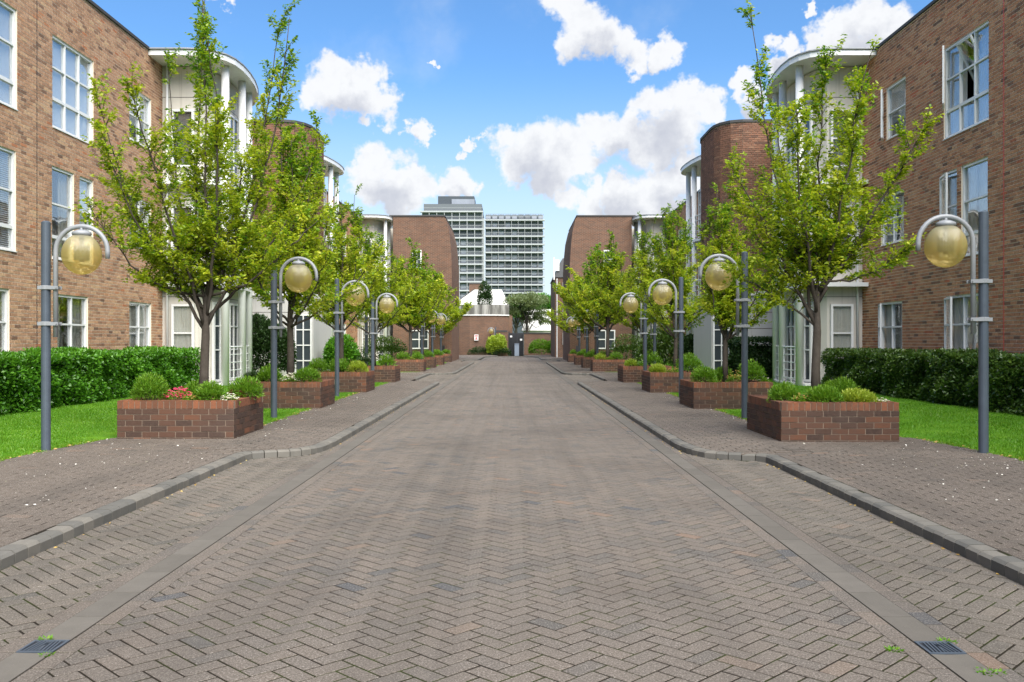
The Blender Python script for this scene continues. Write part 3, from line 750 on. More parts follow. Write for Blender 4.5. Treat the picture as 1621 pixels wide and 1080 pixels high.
EAVE = [(9.72,24.4),(8.7,24.4),(8.3,24.45),(8.0,24.62),(7.78,24.9),(7.65,25.3),(7.6,25.9),(7.62,26.6),(7.70,27.4),(7.84,28.2),(8.05,29.0),(8.4,29.7),(8.9,30.1),(9.72,30.2)]
BODY = [(9.72,25.4),(8.72,25.4),(8.50,25.75),(8.28,26.5),(8.28,27.5),(8.45,28.6),(8.8,29.4),(9.72,29.6)]
def bay_tower(B, s, dy, flip, tall=True, mid=None):
    """white bay: body with glazing, floor slabs, round columns, railings, curved eave"""
    def T(P): 
        return [(s*x, (dy+y) if not flip else (dy+54.6-y)) for x, y in P]
    body = MB(); body.prism(T(BODY), 0, ZT-.15); bo = body.build('bay_wall', M['cream'], B)
    for zj in (2.62, 5.42, 8.15):
        m = MB(); m.prism(T([(9.0+(x-9.0)*1.004, 27.5+(y-27.5)*1.002) for x, y in BODY]), zj, zj+.014); m.build('panel_joint', M['coping'], B)
    m = MB(); (X, Y), = T([(9.55, 25.33)]); m.tube([(X,Y,.1),(X,Y,ZT-.14)], .035, 8); m.build('downpipe', M['white'], B, True)
    ev = MB(); ev.prism(T(EAVE), ZT-.13, ZT+.02); ev.build('eave', M['white'], B)
    cx, cy = 8.6, 27.3
    ev = MB(); ev.prism(T([(cx+(x-cx)*1.02 if x < 9.7 else x, cy+(y-cy)*1.02) for x, y in EAVE]), ZT+.022, ZT+.055); ev.build('eave_edge', M['grey_metal'], B)
    ring = [(9.7,24.95),(8.5,24.98),(8.05,25.2),(7.86,25.8),(7.82,26.6),(7.88,27.4),(8.05,28.2),(8.4,29.2),(9.0,29.8),(9.7,29.95)]
    for z in (.22, 3.0, 5.8):
        m = MB(); m.prism(T(ring), z-.11, z); m.build('balcony_slab', M['white'], B)
    cols = [(7.97,25.42),(7.94,26.9),(8.12,28.2)]
    for x, y in cols:
        m = MB(); (X, Y), = T([(x, y)]); m.tube([(X,Y,.0),(X,Y,ZT-.13)], .11, 14); m.build('column', M['white'], B, True)
    for z in (.22, 3.0, 5.8):
        m = MB(); rr = T([(7.97,25.42),(7.88,25.9),(7.86,26.5),(7.94,26.9),(8.0,27.5),(8.12,28.2),(8.5,29.1)])
        for k, h in enumerate((1.02, .80, .58, .36, .14)):
            m.tube([(x, y, z+h) for x, y in rr], .022 if k == 0 else .013, 6)
        for x, y in rr: m.tube([(x, y, z), (x, y, z+1.02)], .018, 6)
        m.build('railing', M['white'], B)
    # glazing on the faces of the body
    TB = T(BODY)
    for i, frac in ((0, .86), (2, .84), (3, .84), (4, .84)):
        p, q = Vector((*TB[i], 0)), Vector((*TB[i+1], 0)); u = (q-p).normalized(); L = (q-p).length
        n = Vector((u.y, -u.x, 0)); c = Vector((s*9.2, sum(t[1] for t in TB)/len(TB), 0))
        if n.dot(p-c) < 0: n = -n
        if i == 0:                                         # camera-facing window beside the brick wall
            a, b = L*.30, L*.92
            for z0, z1 in ((.42, 2.42), (3.55, 5.15), (6.2, 7.8)):
                dk = MB(); bar(dk, p, u, n, a, b, z0, z1, .002, .004); dk.build('curtain', M['curtain'] if z0 < 1 else M['room'], B)
                window(B, p, u, n, a, b, z0, z1, cols=[], rows=[.2,.6] if z0 < 1 else [.5], inset=-.08, fr=.06)
        else:
            a, b = L*(1-frac)/2, L*(1+frac)/2
            for z0, z1 in ((.25, 2.5), (3.05, 5.25), (5.85, 8.0)):
                window(B, p, u, n, a, b, z0, z1, cols=[.5], rows=[.4,.7], inset=-.06, glass='dark_glass', fr=.06)

def building(s):
    side = 'left' if s < 0 else 'right'
    B = thing('apartment_building', (s*9.7, 25.4, 0), f'three-storey brick apartment block with white curved bays along the {side} side of the street', 'building')
    facade(B, s, -6, 25.4, left_win if s < 0 else right_win, ZT, 'w', 300, 12, 'brick_tan' if s < 0 else 'brick')
    # movement joint
    yj = 18.68 if s < 0 else 18.08
    m = MB(); m.box(*sorted((s*9.704, s*9.694)), yj-.008, yj+.008, 0, ZT-.02); m.build('movement_joint', M['sign_red'] if s > 0 else M['coping'], B)
    bay_tower(B, s, 0, False); bay_tower(B, s, 12.3, True); bay_tower(B, s, 32.0, False)
    # stair tower: white blockwork below, brick above
    TP = [(9.75,32.2),(8.1,32.2),(7.7,32.35),(7.42,32.7),(7.28,33.1),(7.25,33.6),(7.25,35.2),(7.35,35.7),(7.7,36.1),(8.1,36.2),(9.75,36.2)]
    core = [(8.9+(x-8.9)*.985, 34.2+(y-34.2)*.985) for x, y in TP]
    m = MB(); m.prism([(s*x, y) for x, y in core], 3.1, ZT-.05); tw = m.build('stair_tower', M['mortar'], B)
    for i in range(len(TP)-1):
        p, q = Vector((s*TP[i][0], TP[i][1], 0)), Vector((s*TP[i+1][0], TP[i+1][1], 0)); L = (q-p).length; u = (q-p)/L
        n = Vector((u.y, -u.x, 0)); 
        if n.dot(p-Vector((s*8.9, 34.2, 0))) < 0: n = -n
        bricks_into(None, p, u, n, L, 3.15, ZT-.05, [], 'brick_far', tw, 300 if i == 0 else 0, 30)
    m = MB(); m.prism([(s*(8.9+(x-8.9)*1.02), 34.2+(y-34.2)*1.02) for x, y in TP], ZT-.05, ZT+.04); m.build('coping', M['coping'], B)
    zz_ = [0, .72, 1.28, 1.85, 2.42]
    for k, z in enumerate(zz_):
        h = (zz_+[3.0])[k+1]-.02-z
        m = MB(); m.box(*sorted((s*7.78, s*9.72)), 32.26, 36.1, z, z+h); m.build('render_block', M['render'], B)
    m = MB(); m.box(*sorted((s*7.83, s*9.72)), 32.30, 36.1, 0, 3.1); m.build('joint_backing', M['mortar_dark'], B)
    m = MB(); m.prism([(s*(8.9+(x-8.9)*1.01), 34.2+(y-34.2)*1.01) for x, y in TP], 3.0, 3.148); m.build('entrance_canopy', M['white'], B)
    m = MB(); m.box(*sorted((s*7.12, s*7.78)), 32.75, 36.0, 0, 3.0); m.build('lobby', M['render'], B)
    m = MB(); m.box(*sorted((s*7.18, s*7.76)), 32.745, 32.748, .15, 2.3); m.build('lobby_door_back', M['room'], B)
    window(B, (s*7.45, 32.7, 0), (1,0,0), (0,-1,0), -.30, .30, .15, 2.35, cols=[.5], rows=[.25,.5,.75], inset=-.06, glass='dark_glass')
    # wall between the bays and the tower, far facade
    m = MB(); m.box(*sorted((s*9.72, s*9.9)), 25.4, 42.8, 0, ZT); m.build('link_wall', M['cream'], B)
    facade(B, s, 42.6, 57.4, far_win(), ZT, 'w', 0, 42)
    m = MB(); m.box(*sorted((s*9.72, s*9.9)), 57.42, 64, 0, ZT); m.build('rear_link_wall', M['cream'], B)
    m = MB(); m.box(*sorted((s*9.99, s*18)), -6, 58, ZT-.3, ZT-.02); m.build('roof', M['slate'], B)
    m = MB(); m.box(*sorted((s*17.7, s*18)), -6, 58, 0, ZT-.3); m.box(*sorted((s*11.6, s*17.6)), -6, -5.7, 0, ZT-.3); m.build('rear_wall', M['brick_flat'], B)
    # end block with battered street edge
    E = thing('brick_end_block', (s*6, 58, 0), f'plain brick block with a sloping street edge at the far end of the {side} pavement', 'building')
    xb, xt = (3.84, 4.22) if s < 0 else (3.64, 4.0)
    prof = [(xb,0),(xb,6.3),(xb+.06,7.3),(xb+.16,8.3),(xt,9.15),(xt+.12,9.28),(7.56,9.28),(7.56,0)]
    m = MB(); vs = [(s*x, y, z) for y in (58.0, 66.0) for x, z in prof]; nn = len(prof)
    fs = [tuple(range(nn)), tuple(range(2*nn-1, nn-1, -1))]+[(i,nn+i,nn+(i+1)%nn,(i+1)%nn) for i in range(nn)]
    m.add(vs, fs if s > 0 else [f_[::-1] for f_ in fs]); m.build('wall', M['brick_flat'], E)
    m = MB(); m.box(*sorted((s*(xt+.05), s*7.8)), 57.95, 66.05, 9.284, 9.37); m.build('coping', M['coping'], E)
    for a, b, c, d in ((5.75, 6.35, 6.0, 7.15), (5.3, 6.5, .9, 2.1), (5.75, 6.35, 3.4, 4.5)):
        x0, x1 = sorted((s*a, s*b))
        window(E, (0, 58, 0), (1,0,0), (0,-1,0), x0, x1, c, d, cols=[.5], rows=[.5], inset=-.05, glass='dark_glass', fr=.07, mb=.06)
    m = MB(); m.box(*sorted((s*7.76, s*9.9)), 61.9, 64, 0, 9.0); m.build('side_wall', M['cream'], E)
    return B
BL, BR = building(-1), building(1)
# open casements on the right-hand facade
X = 9.7
open_sash(BR, (X-.04, 19.31), (0,1,0), .62, 6.6, 7.86, 1, tilt=(math.radians(26), (1,0,0)))
open_sash(BR, (X-.02, 20.58), (-.42,-.9,0), .62, 6.6, 7.86, 1)
open_sash(BR, (X-.02, 23.95), (-.42,-.9,0), .5, 6.62, 7.86, 1)
open_sash(BR, (X-.02, 20.72), (-.22,-.97,0), .6, 3.25, 5.1, 1)
open_sash(BR, (X-.02, 20.5), (-.25,-.97,0), .66, 1.14, 2.36, 1)
open_sash(BR, (X-.02, 24.2), (-.3,-.95,0), .6, 1.16, 2.36, 1)

# ------------------------------------------------------------------ far end of the street
t = thing('gatehouse', (-3, 86, 0), 'curved brick gatehouse with weathered concrete parapet closing the street', 'building')
pl = [(-5.45,86.6),(-5.0,86.0),(-4.0,85.6),(-2.6,85.5),(-1.4,85.7),(-.4,86.3),(-.4,92),(-5.45,92)]
m = MB(); m.prism(pl, 0, 3.85); m.build('wall', M['brick_flat'], t)
pp = [(-3+(x+3)*1.03, 88+(y-88)*1.03) for x, y in pl]
m = MB(); m.prism(pp, 3.87, 4.8); m.build('parapet', M['parapet'], t)
m = MB(); m.prism([(-3+(x+3)*1.04, 88+(y-88)*1.04) for x, y in pl], 3.78, 3.87); m.build('string_course', M['white'], t)
m = MB(); m.box(-1.95, -.5, 85.30, 85.55, .0, 2.25); m.build('recess_wall', M['brick_flat'], t)
m = MB(); m.box(-2.0, -.45, 85.26, 85.55, 2.25, 2.4); m.build('lintel', M['coping'], t)
t = thing('notice_sign', (-3.35, 85.44, 1.7), 'small white notice with red print on the gatehouse wall', 'sign')
m = MB(); m.box(-3.55, -3.17, 85.36, 85.42, 1.45, 2.0); m.build('board', M['white'], t)
m = MB(); m.box(-3.50, -3.22, 85.352, 85.358, 1.82, 1.93); m.box(-3.50, -3.22, 85.352, 85.358, 1.52, 1.56); m.box(-3.44, -3.28, 85.352, 85.358, 1.60, 1.74); m.build('print', M['sign_red'], t)
t = thing('metal_gate', (.3, 86, 0), 'dark metal gate with white notices between gatehouse and garden wall', 'gate')
m = MB(); m.box(-.38, 1.05, 87.0, 87.1, 0, 2.15); m.build('gate_panel', M['dark'], t)
for x in (-.36, .42, 1.0):
    m = MB(); m.box(x, x+.08, 86.4, 86.48, 0, 2.3); m.build('gate_post', M['dark'], t)
for k in range(11):
    m = MB(); m.tube([(-.25+k*.12, 86.44, .1), (-.25+k*.12, 86.44, 2.1)], .015, 5); m.build('gate_bar', M['dark'], t)
for x, z in ((-.22, 1.75), (.72, 1.45)):
    m = MB(); m.box(x, x+.2, 86.36, 86.38, z, z+.16); m.build('notice', M['white'], t)
m = MB(); m.box(.2, .62, 85.9, 86.25, 0, 1.1); m.box(.18, .64, 85.86, 86.29, 1.1, 1.16)
tag(m.build('refuse_bin', M['bin_blue']), 'blue-grey bin standing in front of the dark gate', 'bin')
t = thing('garden_wall', (3, 86, 0), 'low brick garden wall right of the dark gate', 'wall')
m = MB(); m.box(1.1, 6.2, 86.6, 86.9, 0, 2.1); m.build('wall', M['brick_flat'], t)
m = MB(); m.box(1.08, 6.25, 86.55, 86.95, 2.1, 2.2); m.build('coping', M['coping'], t)
t = thing('dark_trellis_gate', (-6, 82, 0), 'dark lattice gate in the shrubbery left of the gatehouse', 'gate')
for k in range(8):
    m = MB(); m.obox((-6.3+k*.12, 83.3, .05), (.02,0,0), (0,.02,0), (.25,0,1.9)); m.build('lattice_bar', M['dark'], t)
    m = MB(); m.obox((-6.1+k*.12, 83.33, .05), (.02,0,0), (0,.02,0), (-.25,0,1.9)); m.build('lattice_bar', M['dark'], t)
t = thing('side_wall', (-7, 84, 0), 'brick boundary wall left of the gatehouse', 'wall')
m = MB(); m.box(-9, -5.5, 84.6, 85.0, 0, 2.2); m.build('wall', M['brick_flat'], t)
# houses behind
t = thing('white_roofed_house', (-3.5, 104, 0), 'house with a big pale hipped roof behind the gatehouse', 'building')
m = MB(); m.box(-7.4, .0, 100, 108, 0, 4.6); m.build('wall', M['brick_flat'], t)
m = MB(); m.add([(-7.6,99.8,4.6),(.0,99.8,4.6),(.0,108,4.6),(-7.6,108,4.6),(-4.3,102.5,7.15),(-1.2,102.5,7.15)], [(0,1,5,4),(1,2,5),(2,3,4,5),(3,0,4)]); m.build('roof', M['roof_white'], t)
m = MB(); m.obox((-7.66,99.75,4.58), (.12,0,.0), (0,.1,0), (3.32,2.7,2.6)); m.build('verge', M['coping'], t)
m = MB(); m.box(-5.0, -3.4, 106, 107, 4.6, 8.0); m.build('chimney', M['brick_flat'], t)
m = MB(); m.box(-5.05, -3.35, 105.95, 107.05, 8.0, 8.15); m.build('chimney_cap', M['coping'], t)
t = thing('white_roofed_cottage', (5, 100, 0), 'low house with pale roof behind the garden wall and grey-green tree', 'building')
m = MB(); m.box(1.2, 5.0, 97, 103, 0, 2.6); m.build('wall', M['cream'], t)
m = MB(); m.add([(1.0,96.8,2.5),(5.2,96.8,2.5),(5.2,103,2.5),(1.0,103,2.5),(1.6,99.5,4.85),(4.9,99.5,4.85)], [(0,1,5,4),(1,2,5),(2,3,4,5),(3,0,4)]); m.build('roof', M['roof_white'], t)
t = thing('white_gabled_house', (-7, 92, 0), 'pale gabled house glimpsed left of the gatehouse behind the trees', 'building')
m = MB(); m.box(-8.5, -5.9, 93, 99, 0, 4.0); m.build('wall', M['render'], t)
m = MB(); m.add([(-8.7,92.8,4.0),(-5.7,92.8,4.0),(-5.7,99,4.0),(-8.7,99,4.0),(-5.9,92.8,4.9),(-5.9,99,4.9)], [(0,1,4),(0,4,5,3),(3,5,2),(1,2,5,4)]); m.build('roof', M['coping'], t)
t = thing('brick_house', (4, 72, 0), 'far brick house with a white gable edge on the right behind the trees', 'building')
m = MB(); m.box(3.35, 8, 72.0, 80, 0, 6.4); m.build('wall', M['brick_flat'], t)
m = MB(); m.add([(3.27,71.9,6.4),(3.27,80,6.4),(3.95,80,7.9),(3.95,71.9,7.9),(8,80,7.9),(8,71.9,7.9),(8,71.9,6.4),(8,80,6.4)], [(0,1,2,3),(3,2,4,5),(0,3,5,6),(1,7,4,2)]); m.build('roof', M['slate'], t)
m = MB(); m.obox((3.22,71.8,6.2), (.10,0,0), (0,.12,0), (.0,0,1.75)); m.obox((3.33,71.8,6.9), (.35,0,-.0), (0,.12,0), (0,0,.9)); m.build('white_gable_edge', M['white'], t)
for a, b, c, d in ((3.95,4.6,5.3,6.0),(3.95,4.6,3.2,4.1),(3.95,4.6,1.1,2.05),(4.1,4.9,6.5,7.2)):
    window(t, (0, 72, 0), (1,0,0), (0,-1,0), a, b, c, d, cols=[.5], rows=[.5], inset=-.05, glass='dark_glass', fr=.06, mb=.05)
m = MB(); m.tube([(3.5,71.93,0),(3.5,71.93,6.3)], .04, 6); m.build('downpipe', M['white'], t)

# tower block
t = thing('tower_block', (-10, 300, 0), 'grey slab tower block with white balcony lines rising beyond the street end', 'building')
def zpx(y, Y=300): return 1.4+(539.5-y)/1450*Y
def xpx(x, Y=300): return (x-811)/1450*Y
xa, xb_, xc = xpx(668), xpx(764), xpx(862)
m = MB(); m.box(xa, xb_, 300, 318, 0, zpx(334)); m.build('left_wing_wall', M['tower_grey'], t)
m = MB(); m.box(xb_+.9, xc-.6, 301, 316, 0, zpx(340)); m.build('right_wing_wall', M['tower_dark'], t)
m = MB(); m.box(xa+.6, xb_-.3, 299.4, 317, zpx(334)+.01, zpx(323)); m.build('plant_floor', M['tower_grey'], t)
m = MB(); m.box(xpx(692), xpx(750), 303, 315, zpx(323)+.01, zpx(308)); m.build('penthouse', M['tower_dark'], t)
m = MB(); m.box(xpx(714), xpx(750.5), 302.6, 302.95, zpx(321), zpx(313)); m.build('penthouse_panel', M['tower_glass'], t)
fl = [336+13.85*k for k in range(0, 12)]
gm_ = {}
def inst(name, mesh, parent, loc):
    o = bpy.data.objects.new(name, mesh); COL.objects.link(o); o.parent = parent; o.location = Vector(loc)-wloc(parent); return o
def unit(name, material, dx, dy, dz):
    k = (name, dx, dz, material.name)
    if k not in gm_:
        mm = MB(); mm.box(0, dx, -dy, 0, 0, dz); gm_[k] = mm.mesh(name, material)
    return gm_[k]
rw = random.Random(5)
for k, y in enumerate(fl):
    z = zpx(y); m = MB(); m.box(xa-.5, xb_+.2, 298.4, 299.98, z-.1, z+.35); m.build('balcony_slab', M['tower_white'], t)
    m = MB(); m.box(xa-.5, xb_+.2, 298.35, 298.45, z+1.25, z+1.33); m.build('balcony_rail', M['tower_white'], t)
    if k == 0: continue
    zb = z+.5
    for c in range(8):
        if k == 3 or (k == 2 and c > 5): 
            if k == 3: inst('dark_panel', unit('dark_panel', M['tower_dark'], 2.2, .05, 2.2), t, (xa+.15+c*2.47, 299.97, zb))
            continue
        if c in (4, 5) and k > 3: inst('window', unit('window', M['tower_glass'], 1.6, .06, 1.5), t, (xa+.4+c*2.47, 299.97, zb+.3))
        elif c in (1, 2) : inst('window', unit('window', M['tower_glass'], 1.6, .06, 1.4), t, (xa+.4+c*2.47, 299.97, zb+.3))
for c in range(9):
    m = MB(); m.box(xa+c*2.47-.08, xa+c*2.47+.08, 298.5, 298.7, zpx(480), zpx(336)-.26); m.build('mullion', M['tower_white'], t)
fr_ = [349+12.8*k for k in range(0, 12)]
for k, y in enumerate(fr_):
    z = zpx(y); m = MB(); m.box(xb_+.7, xc, 299.0, 300.98, z-.08, z+.34); m.build('balcony_slab', M['tower_white'], t)
    m = MB(); m.box(xb_+.7, xc, 298.95, 299.05, z+1.2, z+1.27); m.build('balcony_rail', M['tower_white'], t)
    for c in range(9):
        x = xb_+1.0+c*2.16
        if k == 3: continue
        inst('window', unit('window', M['tower_glass'] if rw.random() > .25 and c not in (5, 6) else M['tower_grey'], 1.55, .06, 1.35), t, (x, 300.97, z+.75))
for c in range(10):
    m = MB(); m.box(xb_+.75+c*2.16, xb_+.85+c*2.16, 299.1, 299.25, zpx(500), zpx(349)-.21); m.build('mullion', M['tower_white'], t)
m = MB(); m.box(xb_+.25, xb_+.62, 298.6, 299, 0, zpx(346)); m.build('vertical_duct', M['tower_white'], t)
m = MB(); m.box(xb_+1, xc-.8, 300.9, 300.98, zpx(340)-.2, zpx(340)+.05); m.build('roof_edge', M['tower_grey'], t)
m = MB(); m.box(xpx(560), xpx(668)-.6, 304, 320, 0, zpx(341)); m.build('rear_wing', M['tower_grey'], t)
m = MB()
for c in range(24): m.tube([(xb_+1+c*.82, 301.2, zpx(340)), (xb_+1+c*.82, 301.2, zpx(337.8))], .04, 4)
m.tube([(xb_+1, 301.2, zpx(337.8)), (xc-.8, 301.2, zpx(337.8))], .04, 4); kind(m.build('roof_railing', M['tower_grey'], t), 'stuff')

# ------------------------------------------------------------------ planters
def planter(x0, x1, y0, y1, label, detailed, zt=.62):
    t = thing('brick_planter', ((x0+x1)/2, (y0+y1)/2, .1), label, 'planter', 'square red-brick planters along the pavements')
    m = MB(); th = .2; a = .004; zb, zz = .04, zt-.012
    m.box(x0+a, x1-a, y0+a, y0+th, zb, zz); m.box(x0+a, x1-a, y1-th, y1-a, zb, zz); m.box(x0+a, x0+th, y0+th, y1-th, zb, zz); m.box(x1-th, x1-a, y0+th, y1-th, zb, zz)
    m.build('mortar_core', M['mortar_dark'], t)
    m = MB(); m.box(x0+th, x1-th, y0+th, y1-th, zb, zt-.07); m.build('soil', M['soil'], t)
    rest = MB(); ct = zt-.108
    faces = [(Vector((x0,y0,0)), Vector((1,0,0)), Vector((0,-1,0)), x1-x0), (Vector((x1,y0,0)), Vector((0,1,0)), Vector((1,0,0)), y1-y0),
             (Vector((x1,y1,0)), Vector((-1,0,0)), Vector((0,1,0)), x1-x0), (Vector((x0,y1,0)), Vector((0,-1,0)), Vector((-1,0,0)), y1-y0)]
    for fi, (O, u, n, L) in enumerate(faces):
        nb = round(L/.225); bl = L/nb; r = 0; z = ct-.075
        while z > .03:
            off = 0 if (r+fi) % 2 else bl/2
            k = -1
            while k*bl+off < L:
                s0, s1 = max(0, k*bl+off), min(L, k*bl+off+bl)
                if s1-s0 > .02: put_brick(rest, t, O+u*((s0+s1)/2)+Vector((0,0,z+.0375)), u, n, s1-s0-.011, .065, detailed, min(.85, max(0, random.gauss(.28, .19))))
                k += 1
            z -= .075; r += 1
        ns = round(L/.0755); w_ = L/ns
        for k in range(ns):                                # soldier course on top
            c = O+u*(w_*(k+.5))+Vector((0,0,zt-.054))
            if k in (0, ns-1) and fi in (1, 3): continue
            put_brick(rest, t, c, u, n, w_-.009, .103, detailed, random.uniform(.62, 1), deep=.215 if 1 < k < ns-2 or fi in (0, 2) else .07)
    if rest.v: kind(rest.build('brickwork', M['planter'], t), 'stuff')
    return t
def put_brick(rest, t, c, u, n, L, h, detailed, tint, deep=.1):
    q = int(tint*7)/7+.05
    def geo(m, C, tn):
        o = C-u*L/2-Vector((0,0,h/2))-n*deep; m.obox(o, u*L, n*(deep+.002), (0,0,h), tn)
    if detailed:
        kk = ('pb', round(L, 3), round(h, 3), deep, tuple(round(a) for a in u), tuple(round(a) for a in n), round(q, 2))
        if kk not in variants: m = MB(); geo(m, Vector((0,0,0)), q); variants[kk] = m.mesh('brick', M['planter'])
        o = bpy.data.objects.new('brick', variants[kk]); COL.objects.link(o); o.parent = t
        o.location = c+n*random.uniform(-.001, .003)-t.location
    else: geo(rest, c, tint)
ORD = ['nearest', 'second', 'third', 'fourth', 'fifth', 'sixth', 'seventh', 'farthest']
PY = [12.0, 17.4, 22.85, 28.4, 38.3, 43.6, 48.9, 55.0]
planters = {}
for s in (-1, 1):
    for k, y in enumerate(PY):
        side = 'left' if s < 0 else 'right'
        extra = {0: 'holding the tallest tree', 1: 'with strip of grass before it', 3: 'just before the crossing gap', 4: 'just beyond the crossing gap'}.get(k, 'in the row along the kerb')
        lab = f'{ORD[k]} square brick planter on the {side} pavement, {extra}'
        if k == 7: lab = f'farthest brick planter on the {side} pavement, beside the end block'
        if s < 0: x0, x1, ya, yb = -5.18, -3.65, y, y+1.42
        else:
            x0, x1, ya, yb = 3.42, 4.92, y-.35, y+1.35
            if k > 0: ya = y-.12
        if k > 3: x0, x1 = (-5.0, -3.72) if s < 0 else (3.36, 4.7); yb = ya+1.3
        if k > 3 and s > 0: ya = y
        planters[s, k] = (x0, x1, ya, yb); planter(x0, x1, ya, yb, lab, k < 4)

# ------------------------------------------------------------------ lamps
def make_lamp(label):
    t = thing('street_lamp', (0,0,0), label, 'street lamp', 'grey posts with hooped arms and amber globe lamps')
    m = MB(); m.tube([(0,0,0),(0,0,2.73)], .053, 18); m.lathe([(.053,2.73),(.03,2.745),(.0,2.75)], n=18); m.build('pole', M['pole'], t, False)
    arc = [(.115,0,1.36),(.115,0,2.36)]+[(.42-.305*math.cos(a), 0, 2.385+.30*math.sin(a)) for a in np.linspace(0, PI, 17)]+[(.725,0,2.30)]
    m = MB(); m.tube(arc, .028, 12); o = m.build('arm', M['grey_metal'], t, True)
    for z in (1.50, 1.93):
        m = MB(); m.box(-.075, .165, -.058, -.046, z, z+.04); m.box(-.075, .165, .046, .058, z, z+.04); m.box(-.075, -.055, -.046, .046, z, z+.04)
        m.lathe([(.0545,z-.004),(.064,z),(.064,z+.042),(.0545,z+.046)], n=18); m.box(.143, .152, -.07, .07, z+.012, z+.026); m.build('clamp', M['grey_metal'], t)
    m = MB(); m.tube([(.42,0,2.685),(.42,0,2.60)], .022, 10); m.lathe([(0,2.645),(.05,2.64),(.105,2.615),(.112,2.59),(.10,2.575)], c=(.42,0,0), n=24); m.build('cap', M['grey_metal'], t, True)
    prof = [(.225*math.sin(a)*(1+.02*math.sin(2*a)), 2.352-.245*math.cos(a)) for a in np.linspace(0, PI-.42, 26)]
    m = MB(); m.lathe(prof, c=(.42,0,0), n=44); m.build('globe', M['globe'], t, True)
    m = MB()
    for k in range(9): m.lathe([(.03,2.29+k*.019),(.092,2.283+k*.019),(.092,2.292+k*.019),(.03,2.30+k*.019)], c=(.42,0,0), n=20)
    m.tube([(.42,0,2.26),(.42,0,2.6)], .028, 10); m.build('louvre', M['pole'], t)
    return t
def copytree(o, parent=None):
    c = o.copy(); COL.objects.link(c); c.parent = parent
    for ch in o.children: copytree(ch, c)
    return c
lamp0 = None
LS = [(-1, -5.48, 10.76, .985, 'large in the foreground standing on the lawn at the left edge'), (-1, -4.01, 15.4, 1, 'on the left between the first two planters'),
      (-1, -4.08, 21.3, 1, 'on the left between the second and third planters'), (-1, -4.12, 27.0, 1, 'on the left between the third and fourth planters'),
      (-1, -4.88, 30.6, 1, 'set back on the left behind the fourth planter'), (-1, -4.08, 41.2, 1, 'on the left just beyond the fifth planter'),
      (-1, -4.06, 46.4, 1, 'on the left between the sixth and seventh planters'), (-1, -4.06, 51.9, 1, 'on the left between the two farthest planters'),
      (1, 5.40, 10.5, 1.015, 'large in the foreground standing on the lawn at the right edge'), (1, 3.88, 15.3, 1.015, 'on the right between the first two planters'),
      (1, 3.83, 20.8, 1.0, 'on the right between the second and third planters'), (1, 3.87, 26.7, 1, 'on the right between the third and fourth planters'),
      (1, 4.75, 30.6, 1, 'set back on the right behind the fourth planter'), (1, 3.85, 41.5, 1, 'on the right just beyond the fifth planter'),
      (1, 3.84, 47.2, 1, 'on the right between the sixth and seventh planters'), (1, 3.86, 52.7, 1, 'on the right between the two farthest planters'),
      (-1, -1.55, 84.6, .98, 'tiny in the distance in front of the gatehouse wall')]
for s, x, y, sc, lab in LS:
    L = 'globe lamp post ' + lab
    if lamp0 is None: lamp0 = o = make_lamp(L)
    else: o = copytree(lamp0); o['label'] = L
    o.location = (x, y, .105 if y < 80 else .0); o.rotation_euler.z = (0 if s < 0 else PI)+random.uniform(-.05, .05); o.scale = (sc,)*3
    if y > 80: o.rotation_euler.z = PI

# ------------------------------------------------------------------ foliage generators
def leafcloud(P, Dv, size, T, asp=.5, droop=.0, fold=.25):
    """P points, Dv directions; each leaf is a folded rhombus of 2 triangles"""
    n = len(P); Dn = Dv/np.maximum(1e-6, np.linalg.norm(Dv, axis=1))[:,None]
    up = np.tile([0,0,1.0], (n,1))+rng.normal(0, .55, (n,3)); Sd = np.cross(Dn, up); Sd /= np.maximum(1e-6, np.linalg.norm(Sd, axis=1))[:,None]
    Nn = np.cross(Sd, Dn); sz = size[:,None]
    a = P; c = P+Dn*sz-np.array([0,0,1])*droop*sz; mdl = P+Dn*sz*.45
    b = mdl+Sd*sz*asp*.5+Nn*sz*fold*.3; d = mdl-Sd*sz*asp*.5+Nn*sz*fold*.3
    V = np.stack([a,b,c,d], 1).reshape(-1,3); i = np.arange(n)*4
    F = np.stack([np.c_[i,i+1,i+2], np.c_[i,i+2,i+3]], 1).reshape(-1,3)
    return V, F, np.repeat(T, 4)
def bez(p, n):
    P = [np.array(q, float) for q in p]; out = []
    for t_ in np.linspace(0, 1, n):
        Q = P
        while len(Q) > 1: Q = [a+(b-a)*t_ for a, b in zip(Q[:-1], Q[1:])]
        out.append(Q[0])
    return out
